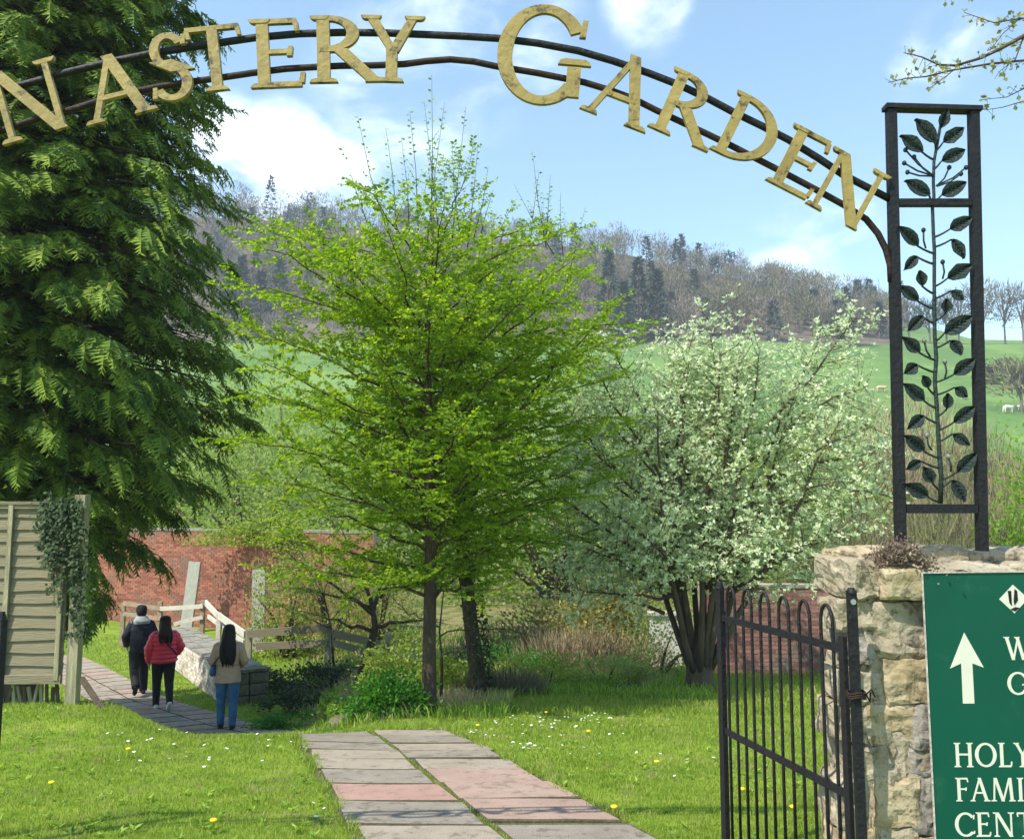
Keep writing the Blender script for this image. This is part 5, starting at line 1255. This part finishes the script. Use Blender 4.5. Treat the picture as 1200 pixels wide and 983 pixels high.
for px, d, Hh, R_, lab in ((716, 236, 25, 5.2, 'tall layered dark conifer at the wood edge behind the hornbeam'), (752, 234, 23, 6.0, 'broad dark conifer at the wood edge, over the whitebeam'), (775, 233, 20, 5.0, 'dark conifer at the wood edge, shorter of the clump'), (735, 229, 17, 5.5, 'low dark conifer in front of the conifer clump'), (608, 250, 14, 3.0, 'narrow dark conifer seen through the hornbeam top'),
                            (275, 245, 21, 5.0, 'blue dark conifer beside the cypress edge'), (298, 236, 19, 5.0, 'blue dark conifer between cypress and hornbeam, lower'), (320, 250, 19, 4.5, 'blue dark conifer nearest the hornbeam, far left wood'), (258, 232, 20, 5.0, 'blue dark conifer partly behind the cypress'),
                            (962, 268, 12, 3.4, 'small dark conifer high in the right wood'), (990, 250, 11, 3.6, 'small round dark conifer lower in the right wood'), (1016, 322, 12.5, 3.6, 'small pointed fir on the skyline near the arch end'), (1034, 324, 11, 3.2, 'pointed fir on the skyline touching the leaf panel')):
    i += 1; far_tree('fir_tree', lab, px, d, Hh, R_, 'fir', 'fir', 200 + i, None, 620)
for px, d, Hh, R_, m, lab in ((808, 232, 13, 5.2, 'twig_pink', 'pale budding tree at the wood edge over the whitebeam'), (905, 268, 12, 5.0, 'twig_olive', 'olive budding tree in the middle of the right wood'), (860, 250, 15, 5.5, 'twig_olive', 'broad olive budding tree in the wood above the whitebeam'), (955, 300, 15, 6.5, 'twig_olive', 'rounded pale tree on the skyline above the whitebeam sprig'),
                              (1163, 236, 20, 5.5, 'twig_grey', 'large bare tree on the pasture skyline right of the leaf panel'), (1190, 240, 19, 5.0, 'twig_grey', 'bare tree at the right end of the pasture skyline'), (1135, 240, 17, 5.0, 'twig_grey', 'bare tree on the skyline partly behind the panel post'), (1212, 238, 18, 5.0, 'twig_grey', 'bare tree on the skyline at the photo edge'), (1120, 244, 15, 4.5, 'twig_grey', 'bare skyline tree seen through the top of the leafwork'), (1075, 246, 14, 5.0, 'twig_grey', 'bare skyline tree seen left of the iron stem'), (1100, 240, 13, 4.5, 'fir', 'dark evergreen tree seen through the leafwork'),
                              (1205, 150, 10, 6.5, 'twig_olive', 'olive hedgerow tree at the pasture edge on the right'), (992, 228, 12, 3.6, 'twig_grey', 'bare tree at the wood foot left of the panel'), (1012, 229, 12, 3.6, 'twig_grey', 'bare tree at the wood foot nearest the panel'), (975, 229, 11, 3.6, 'twig_grey', 'bare tree at the wood foot beside the whitebeam sprig'),
                              (265, 372, 24, 6.5, 'twig_grey', 'tall bare tree on the left skyline beside the cypress'), (345, 366, 20, 6.0, 'twig_grey', 'tall bare tree on the left skyline, middle one'), (378, 366, 19, 5.5, 'twig_grey', 'bare tree on the left skyline nearest the hornbeam'), (318, 232, 8, 4, 'twig_pink', 'pale budding tree at the foot of the left wood')):
    i += 1; far_tree('bare_tree', lab, px, d, Hh, R_, 'bare', m, 200 + i, None, 520)
leaf_bush('hedge_bush', 'dark rounded hedge bush in the pasture, right side', 'bush', foot(1183, 185), 5.2, 3, 4.6, 2600, MT['bark_brown'], .55, 20, 4, seed=120)
# cows
dg_needed = []
def skin_mesh(name, verts, edges, rad, sub=1, root=0):
    me = bpy.data.meshes.new(name); me.from_pydata([Vector(v) for v in verts], edges, [])
    o = bpy.data.objects.new(name, me); col.objects.link(o)
    o.modifiers.new('skin', 'SKIN'); ss_ = o.modifiers.new('sub', 'SUBSURF'); ss_.levels = sub; ss_.render_levels = sub
    if not me.skin_vertices: 
        o.modifiers.remove(o.modifiers[0]); o.modifiers.clear(); o.modifiers.new('skin', 'SKIN'); ss_ = o.modifiers.new('sub', 'SUBSURF'); ss_.levels = sub
    sk = me.skin_vertices[0].data
    for i, r in enumerate(rad): sk[i].radius = (r, r) if isinstance(r, (int, float)) else r; sk[i].use_root = (i == root)
    bpy.context.view_layer.update(); dg = bpy.context.evaluated_depsgraph_get()
    out = bpy.data.meshes.new_from_object(o.evaluated_get(dg)); bpy.data.objects.remove(o); out.name = name; out.shade_smooth(); return out
cv = [(0, 0, 1.05), (.45, 0, 1.06), (.85, 0, 1.08), (1.15, 0, 1.2), (1.35, 0, 1.25), (1.6, 0, 1.1), (-.5, 0, 1.06), (-.85, 0, 1.1), (-.95, 0, .8), (-.97, 0, .5)]
ce = [(0, 1), (1, 2), (2, 3), (3, 4), (4, 5), (0, 6), (6, 7), (7, 8), (8, 9)]
cr = [.36, .36, .31, .17, .14, .08, .35, .25, .03, .04]
for fx, hind in ((.8, 0), (-.75, 1)):
    for s_ in (-1, 1):
        b_ = len(cv)
        if hind: cv += [(fx, s_ * .22, .72), (fx - .12, s_ * .22, .42), (fx - .04, s_ * .22, .05)]
        else: cv += [(fx, s_ * .2, .65), (fx + .02, s_ * .2, .38), (fx, s_ * .2, .05)]
        ce += [(2 if not hind else 7, b_), (b_, b_ + 1), (b_ + 1, b_ + 2)]; cr += [.13, .07, .06]
for s_ in (-1, 1):
    cv.append((1.32, s_ * .2, 1.34)); ce.append((4, len(cv) - 1)); cr.append(.035)
cow_me = skin_mesh('cow', cv, ce, cr)
for i, (px, py, rot, m, lab) in enumerate(((1181, 462, 160, 'cow_brown', 'brown cow standing in the pasture beyond the right panel post'), (1181, 484, 20, 'cow_white', 'white cow standing just below the brown cow'), (1032, 460, 10, 'cow_tan', 'tan cow grazing left of the leaf panel'), (1130, 468, 80, 'cow_white', 'white cow seen through the lower leafwork'), (1199, 482, 100, 'cow_white', 'white cow cut off by the right edge of the photo'), (938, 458, 170, 'cow_white', 'white cow half hidden by the whitebeam top'))):
    lo = 100.
    while lo < 225 and at(px, py, lo).z > h(at(px, py, lo).x, lo): lo += .5
    p = at(px, py, lo); o = put('cow', cow_me.copy(), None, None, (p.x, p.y, h(p.x, p.y)), R(rot)); o.data.materials.clear(); o.data.materials.append(MT[m]); tag(o, lab, 'cow', 'cows in the hillside pasture')
    o.scale = (1.0, 1.0, 1.0)

# ------------------------------------------------------------------ overhanging tree, upper right
rnd.seed(21)
ot = thing('birch_tree', 'twigs with young leaves reaching in at the upper right corner', 'tree', (4.7, 4.6, h(4.7, 4.6)))
T = Tree()
OD = 4.2
base = Vector((4.7, 4.6, h(4.7, 4.6)))
T.mb.tube([base - Vector((0, 0, .1)), base + Vector((0, 0, .2)), base + Vector((-.05, 0, 2)), base + Vector((.05, 0, 4)), base + Vector((0, 0, 6.5))], [.16, .13, .11, .08, .03], 10)
def branch(pts, r0, r1, leafn):
    P = [at(x, y, OD + dy) for x, y, dy in pts]; n = len(P)
    T.mb.tube(P, [r0 + (r1 - r0) * i / (n - 1) for i in range(n)], 5)
    for a, b in zip(P[:-1], P[1:]):
        for _ in range(int(leafn * 2.2)):
            p = a.lerp(b, rnd.random()); d = Vector((rnd.gauss(-.3, .6), rnd.gauss(0, .5), rnd.gauss(-.1, .6))).normalized(); L = rnd.uniform(.01, .05); e = p + d * L
            T.mb.tube([p, e], [.0016, .001], 3, cap=False)
            for k in range(rnd.choice((1, 2, 2, 3))): T.leaf(e, d + rand3() * .5, rand3(), rnd.uniform(.012, .034))
branch([(1320, -60, .3), (1260, 10, .2), (1200, 42, 0), (1175, 56, 0), (1150, 68, 0), (1120, 77, 0), (1100, 76, 0), (1080, 67, 0), (1059, 62, 0)], .014, .0022, 3)
branch([(1260, 10, .2), (1210, 70, .1), (1160, 75, .1), (1118, 82, 0), (1085, 90, 0), (1062, 92, 0), (1041, 97, 0)], .008, .002, 4)
branch([(1118, 82, 0), (1106, 92, 0), (1090, 103, 0)], .0025, .0015, 4)
branch([(1300, 0, .2), (1230, 20, .1), (1195, 22, .1), (1165, 27, .1), (1130, 15, .1)], .006, .0018, 4)
branch([(1195, 22, .1), (1175, 40, .1), (1160, 60, .1)], .003, .0015, 6)
branch([(1290, 60, .2), (1230, 90, .1), (1200, 104, .1), (1180, 114, .1), (1150, 117, .1)], .005, .0015, 3)
branch([(1230, 90, .1), (1205, 117, .1), (1175, 126, .1), (1155, 129, .1)], .004, .0015, 2)
branch([(1200, 42, 0), (1190, 70, .1), (1170, 85, .1)], .004, .0015, 6)
branch([(1200, -5, 0), (1150, -8, 0), (1098, -3, 0)], .003, .0015, 3)
q = at(1320, -60, OD + .3); T.mb.tube([base + Vector((0, 0, 3.2)), (base + Vector((0, 0, 3.2))).lerp(q, .5) + Vector((0, 0, .2)), q], [.05, .03, .014], 6)
q2 = at(1300, 0, OD + .2); T.mb.tube([base + Vector((0, 0, 2.9)), (base + Vector((0, 0, 2.9))).lerp(q2, .5) + Vector((0, 0, .1)), q2], [.03, .02, .006], 6)
q3 = at(1290, 60, OD + .2); T.mb.tube([base + Vector((0, 0, 2.6)), (base + Vector((0, 0, 2.6))).lerp(q3, .5) + Vector((0, 0, .1)), q3], [.03, .02, .005], 6)
q4 = at(1200, -5, OD); T.mb.tube([q, q.lerp(q4, .5), q4], [.008, .005, .003], 5)
T.finish(ot, MT['sprout'], MT['bark_brown'], .8, .1)

# ------------------------------------------------------------------ people
def person(label, px, py, d, Hh, heading, legs, arms, build):
    """body faces +y in its own space; legs: per side (knee y, ankle y, ankle z); arms: per side (elbow xyz, wrist xyz)"""
    p = at(px, py, d); g = h(p.x, p.y)
    root = thing('person', label, 'person', (p.x, p.y, g), heading)
    k = Hh / 1.70
    V, E, Rr = [], [], []
    def add(v, r, par=None):
        V.append((v[0] * k, v[1] * k, v[2] * k)); Rr.append(r * k if not isinstance(r, tuple) else (r[0] * k, r[1] * k))
        if par is not None: E.append((par, len(V) - 1))
        return len(V) - 1
    pel = add((0, 0, .93), .13); sp = add((0, 0, 1.12), .12, pel); ch = add((0, .0, 1.30), .135, sp); nk = add((0, -.005, 1.43), .06, ch); nk2 = add((0, .01, 1.50), .052, nk)
    hd = add((0, .025, 1.58), .085, nk2); add((0, .015, 1.645), .078, hd); add((0, .11, 1.555), .012, hd)          # head, crown, nose
    for s_ in (-1, 1): add((s_ * .088, .015, 1.575), .012, hd)                                                      # ears
    LG = []
    for s_, (ky, ay, az) in zip((-1, 1), legs):
        hp = add((s_ * .095, 0, .84), .088, pel); kn = add((s_ * .10, ky, .49), .058, hp); an = add((s_ * .10, ay, az + .06), .038, kn); add((s_ * .105, ay + .13, az + (-.02 if az > .06 else .0) + .02), .032, an); LG.append(((s_ * .095, 0, .86), (s_ * .10, ky, .49), (s_ * .10, ay, az + .05)))
    AR = []
    for s_, (el, wr) in zip((-1, 1), arms):
        sh = add((s_ * .165, -.005, 1.37), .062, ch); e = add(el, .043, sh); w = add(wr, .030, e); dv = (Vector(wr) - Vector(el)).normalized(); hnd = add(tuple(Vector(wr) + dv * .07), .034, w)
        sdv = dv.cross(Vector((s_, 0, .2))).normalized()
        for f_ in range(4):
            q = Vector(wr) + dv * .085 + sdv * (.018 * (f_ - 1.5)); fl = (.055, .068, .064, .05)[f_]
            f0 = add(tuple(q), .0105, hnd); f1 = add(tuple(q + dv * fl * .5 + Vector((0, .006, 0))), .009, f0); add(tuple(q + dv * fl + Vector((-s_ * .012, .012, 0))), .0075, f1)
        q = Vector(wr) + dv * .045 + sdv * .032; f0 = add(tuple(q), .011, hnd); add(tuple(q + dv * .035 + sdv * .018), .009, f0)
        AR.append(((s_ * .165, -.005, 1.385), el, wr))
    put('body', skin_mesh('body', V, E, Rr, 2), MT['skin'], root)
    S = lambda t: Vector(t) * k
    build(root, k, S, LG, AR)
    return root
def limb_cloth(mb, pts, radii, k, n=10, quilt=0):
    pts = [Vector(p) * k for p in pts]; P, Rr = [], []
    for (a, b), (r0, r1) in zip(zip(pts[:-1], pts[1:]), zip(radii[:-1], radii[1:])):
        for i in range(8): 
            t = i / 8; P.append(a.lerp(b, t)); q = quilt * abs(math.sin(len(P) * 1.05)); Rr.append((r0 + (r1 - r0) * t + q) * k)
    P.append(pts[-1]); Rr.append(radii[-1] * k); mb.tube(P, Rr, n)
def trousers(root, k, LG, m, r=(.108, .075, .058), pelvis=(.165, .125), top=1.0):
    mb = MB()
    mb.loft([(0, -.005, z * k, rx * k, ry * k) for z, rx, ry in ((.80, pelvis[0] * .86, pelvis[1] * .9), (.86, pelvis[0], pelvis[1]), (.94, pelvis[0], pelvis[1]), (top, pelvis[0] * .93, pelvis[1] * .95))], 16)
    for (a, b, c) in LG: limb_cloth(mb, (a, b, c), r, k, 12)
    return mb.build('trousers', m, root, True)
def shoe(root, k, an, m, pitch=0, L=.27):
    a = Vector(an) * k; mb = MB(); rings = []
    for y, w, hgt in ((-.085, .025, .05), (-.07, .037, .085), (-.01, .040, .095), (.06, .046, .065), (.13, .043, .045), (.175, .018, .03)):
        rings.append((y, w, hgt))
    vs, fs = [], []
    for (y, w, hgt) in rings:
        for t in range(8):
            an_ = 2 * math.pi * t / 8; vs.append(Vector((math.cos(an_) * w, y, hgt / 2 + math.sin(an_) * hgt / 2)))
    for i in range(len(rings) - 1):
        for t in range(8): fs.append((i * 8 + t, i * 8 + (t + 1) % 8, (i + 1) * 8 + (t + 1) % 8, (i + 1) * 8 + t))
    fs += [tuple(range(8)), tuple(40 + t for t in range(8))]
    M_ = Matrix.Rotation(pitch, 3, 'X'); mb.add([(M_ @ (v * k)) + Vector((a.x, a.y, a.z - .055 * k)) for v in vs], fs); return mb.build('shoe', m, root, True)
def torso(root, k, rows_, m, AR, sl=(.083, .066, .05), quilt=0, name='jacket', n=20):
    mb = MB(); R0 = []
    zs_ = [r_[0] for r_ in rows_]
    for z in np.arange(zs_[0], zs_[-1] + .001, .0125):
        rx = np.interp(z, zs_, [r_[1] for r_ in rows_]); ry = np.interp(z, zs_, [r_[2] for r_ in rows_]); q = quilt * abs(math.sin(z * math.pi / .078)); R0.append((0, -.008 * k, z * k, (rx + q) * k, (ry + q) * k))
    mb.loft(R0, n)
    for (a, b, c) in AR: limb_cloth(mb, ((a[0] * .55, a[1], a[2] - .005), (a[0] * 1.03, a[1], a[2] - .035), b, c), (sl[0] * .62, sl[0] * .92, sl[1], sl[2]), k, 10, quilt * .7)
    return mb.build(name, m, root, True)
def head_hair(mb, k, rows_, strands=0):
    b0 = len(mb.v)
    zz_ = [r_[0] for r_ in rows_]; fine = [(z,) + tuple(np.interp(z, zz_, [r_[j] for r_ in rows_]) for j in (1, 2, 3, 4)) for z in sorted(set(list(np.linspace(zz_[0], zz_[-1], 22)) + zz_))]
    mb.loft([(cx * k, cy * k, z * k, rx * k, ry * k) for z, cx, cy, rx, ry in fine], 26)
    if not strands: return
    for i in range(b0, len(mb.v)):
        v = Vector(mb.v[i]); a = math.atan2(v.y, v.x) ; d_ = .007 * math.sin(a * 9 + v.z * 6) + .006 * noise.noise(Vector((v.x * 40, v.y * 40, v.z * 5)))
        c_ = Vector((0, 0, v.z)); u_ = (v - c_); mb.v[i] = tuple(v + u_.normalized() * d_ * k)
    z0, cx, cy, rx, ry = rows_[0]
    for i in range(strands):
        t = rnd.uniform(-1, 1); zt_ = rnd.uniform(.25, .6); zz = zz_[0] + (zz_[-1] - zz_[0]) * zt_
        rx2, ry2, cx2, cy2 = (np.interp(zz, zz_, [r_[j] for r_ in rows_]) for j in (3, 4, 1, 2))
        top = Vector((cx2 + t * rx2 * .95, cy2 - ry2 * math.sqrt(max(0, 1 - t * t)) * .98, zz)) * k
        e = Vector((cx + t * max(rx, .09) * rnd.uniform(.8, 1.15), cy - .02 - ry * .4, z0 + rnd.uniform(-.07, .05))) * k
        mb.tube([top, top.lerp(e, .5) + Vector((t * .01, -.012, 0)), e], [.008 * k, .009 * k, .002 * k], 4)
def b_man(root, k, S, LG, AR):
    trousers(root, k, LG, MT['black'], (.115, .088, .075), (.175, .135))
    torso(root, k, ((.84, .195, .14), (.95, .19, .138), (1.1, .20, .145), (1.28, .225, .15), (1.36, .215, .135), (1.43, .12, .10)), MT['navy'], AR, (.088, .074, .058))
    mb = MB(); head_hair(mb, k, ((1.37, 0, -.06, .15, .09), (1.42, 0, -.05, .155, .105), (1.47, 0, -.03, .125, .10), (1.51, 0, -.02, .09, .085))); mb.build('hood', MT['grey'], root, True)
    mb = MB(); head_hair(mb, k, ((1.50, 0, -.015, .060, .05), (1.55, 0, -.005, .092, .092), (1.60, 0, .005, .096, .106))); mb.build('hair', MT['hair'], root, True)
    mb = MB(); head_hair(mb, k, ((1.595, 0, .012, .099, .112), (1.63, 0, .014, .102, .116), (1.68, 0, .012, .092, .104), (1.712, 0, .01, .06, .07), (1.72, 0, .01, .02, .025))); mb.box((0, .135 * k, 1.605 * k), (.15 * k, .08 * k, .014 * k)); mb.build('cap', MT['black'], root, True)
    shoe(root, k, LG[0][2], MT['black'], -.75); shoe(root, k, LG[1][2], MT['black'])
def b_red(root, k, S, LG, AR):
    trousers(root, k, LG, MT['black'], (.118, .080, .056), (.185, .145))
    torso(root, k, ((.86, .195, .15), (.90, .225, .165), (1.0, .225, .165), (1.12, .215, .16), (1.28, .225, .155), (1.37, .20, .135), (1.43, .11, .095)), MT['red'], AR, (.088, .074, .056), .022)
    mb = MB(); head_hair(mb, k, ((1.40, 0, -.01, .12, .10), (1.44, 0, -.01, .10, .09), (1.47, 0, 0, .085, .08))); mb.build('collar', MT['red'], root, True)
    mb = MB(); head_hair(mb, k, ((1.24, .02, -.15, .03, .02), (1.30, .015, -.155, .10, .035), (1.38, 0, -.14, .13, .06), (1.46, 0, -.075, .115, .08), (1.53, 0, -.03, .105, .095), (1.60, 0, .0, .098, .105), (1.66, 0, .005, .085, .095), (1.69, 0, .005, .04, .05)), 34); mb.build('hair', MT['hair_brown'], root, True)
    mb = MB(); head_hair(mb, k, ((1.615, 0, .012, .101, .114), (1.65, 0, .012, .10, .112), (1.69, 0, .01, .078, .09), (1.708, 0, .01, .03, .035))); mb.box((0, .14 * k, 1.62 * k), (.14 * k, .09 * k, .012 * k)); mb.build('cap', MT['black'], root, True)
    mb = MB(); P = [(-.13, -.05, 1.40), (-.02, -.185, 1.27), (.12, -.195, 1.12), (.215, -.09, 1.0)]; mb.tube([S(p) for p in P], .013 * k, 6); mb.build('bag_strap', MT['black'], root, True)
    shoe(root, k, LG[0][2], MT['shoe_white']); shoe(root, k, LG[1][2], MT['shoe_white'], -.7)
def b_beige(root, k, S, LG, AR):
    trousers(root, k, LG, MT['denim'], (.112, .078, .056), (.175, .14))
    torso(root, k, ((.78, .215, .165), (.84, .212, .162), (.95, .20, .155), (1.08, .185, .145), (1.14, .188, .145), (1.28, .212, .15), (1.37, .195, .132), (1.43, .11, .095)), MT['beige'], AR, (.084, .070, .056), 0, 'coat')
    mb = MB(); mb.loft([(0, -.008 * k, z * k, rx * k, ry * k) for z, rx, ry in ((1.055, .191, .151), (1.095, .191, .151))], 20); mb.build('belt', MT['beige'], root, True)
    for s_ in (-1, 1): mb = MB(); mb.tube([S((s_ * .06, -.153, 1.075)), S((s_ * .06, -.166, 1.075))], .014 * k, 8); mb.build('button', MT['black'], root)
    mb = MB(); head_hair(mb, k, ((1.09, .01, -.165, .055, .02), (1.13, .01, -.172, .115, .038), (1.22, .005, -.165, .135, .052), (1.34, 0, -.14, .135, .07), (1.44, 0, -.08, .12, .085), (1.53, 0, -.03, .11, .10), (1.60, 0, .0, .102, .112), (1.66, 0, .005, .09, .10), (1.70, 0, .005, .055, .06), (1.712, 0, .005, .02, .02)), 46); mb.build('hair', MT['hair'], root, True)
    shoe(root, k, LG[0][2], MT['black']); shoe(root, k, LG[1][2], MT['black'])
rnd.seed(2)
man = person('man in a navy jacket, grey hood and dark cap walking away', 162, 813, 17.5, 1.76, R(32), ((-.06, -.34, .17), (.12, .10, .02)), (((-.27, .02, 1.12), (-.22, .16, .95)), ((.27, .02, 1.12), (.22, .16, .95))), b_man)
red = person('woman in a red quilted jacket and black cap walking away', 190, 823, 15.9, 1.67, R(26), ((.10, .10, .02), (-.06, -.34, .13)), (((-.27, -.03, 1.12), (-.25, .02, .87)), ((.28, -.02, 1.13), (.22, .12, .98))), b_red)
bei = person('woman with long black hair in a beige coat and blue jeans', 265, 850, 14.0, 1.64, R(12), ((.05, .06, .02), (.01, -.07, .02)), (((-.25, .0, 1.10), (-.20, .18, 1.0)), ((.26, .0, 1.10), (.20, .19, 1.02))), b_beige)
# handbag hanging at her left hip
bk = bei.matrix_basis; bag = thing('handbag', 'blue shoulder bag hanging at the hip of the woman in beige', 'bag', bei.location, bei.rotation_euler.z)
mb = MB(); mb.loft([(-.225, -.03, z, rx, ry) for z, rx, ry in ((.86, .04, .085), (.875, .05, .10), (.95, .048, .105), (1.01, .038, .095), (1.02, .03, .08))], 12); mb.build('pouch', MT['bluebag'], bag, True)
mb = MB(); mb.tube([(-.21, .06, 1.01), (-.19, .15, 1.12), (-.08, .155, 1.33), (.09, .06, 1.41), (.08, -.10, 1.40), (-.08, -.175, 1.22), (-.21, -.12, 1.05), (-.23, -.10, 1.01)], .010, 6); mb.build('strap', MT['black'], bag, True)

# ------------------------------------------------------------------ small flowers
rnd.seed(31)
Pd = []
for cx, cy, sx_, sy_, n in ((640, 850, 34, 5, 60), (700, 846, 22, 3, 22), (628, 882, 12, 3, 16), (565, 865, 20, 5, 14), (225, 875, 50, 8, 30), (385, 958, 16, 6, 5), (240, 905, 60, 14, 16), (690, 880, 60, 18, 24), (800, 880, 40, 15, 10)):
    for _ in range(n): Pd.append(gp(rnd.gauss(cx, sx_), rnd.gauss(cy, sy_), 12))
Pd = [p for p in Pd if abs(p.x - path_centre(p.y)) > .7 or p.y > 8.2]
mb = MB()
for p in Pd:
    z = rnd.uniform(.035, .07); r_ = .0085 + rnd.random() * .005; c = p + Vector((0, 0, z)); t1, t2 = rnd.uniform(-.4, .4), rnd.uniform(-.5, .2)
    vs = [c + Vector((math.cos(a) * r_, math.sin(a) * r_, (t1 * math.cos(a) + t2 * math.sin(a)) * r_)) for a in np.linspace(0, 5.5, 8)]; mb.add(vs, [tuple(range(8))])
o = mb.build('daisies', MT['petal']); tag(o, 'scattered white daisies in the lawn', 'daisies', kind='stuff')
dm = MB(); dm.loft([(0, 0, .055, .006, .006), (0, 0, .062, .017, .017), (0, 0, .070, .019, .019), (0, 0, .074, .008, .008)], 12)
dh = dm.mesh('flower_head', True); ds_ = MB(); ds_.tube([(0, 0, -.01), (.003, 0, .058)], .002, 5); dsm = ds_.mesh('stalk')
for i, (px, py) in enumerate(((957, 853), (915, 905), (930, 962), (250, 978), (560, 858), (640, 842), (770, 905), (870, 940), (60, 930), (150, 890), (720, 960), (690, 866))):
    q = gp(px, py, 12)
    if i == 0: q = at(957, 853, 5.1); q.z = h(q.x, q.y)
    o = thing('dandelion', 'yellow dandelion flower in the lawn grass', 'flower', q, 0, 'dandelions in the lawn'); put('flower_head', dh, MT['yellow'], o); put('stalk', dsm, MT['grass'], o)
    if i == 0:
        o['label'] = 'large yellow dandelion seen through the iron gate bars'; o.scale = (1.7, 1.7, 1.7)

# ------------------------------------------------------------------ haze over the valley
HZ = 0.0006
if HZ:
    mb = MB(); mb.box((0, 228, 92), (1260, 600, 196)); mh = bpy.data.materials.new('haze'); mh.use_nodes = True
    mh.node_tree.nodes.clear(); ho = mh.node_tree.nodes.new('ShaderNodeOutputMaterial'); hv = mh.node_tree.nodes.new('ShaderNodeVolumePrincipled')
    hv.inputs['Color'].default_value = (.80, .88, 1.0, 1); hv.inputs['Density'].default_value = HZ; hv.inputs['Anisotropy'].default_value = .2
    mh.node_tree.links.new(hv.outputs[0], ho.inputs['Volume'])
    hz = mb.build('haze', mh); tag(hz, 'thin bluish air over the valley', 'haze', kind='stuff')
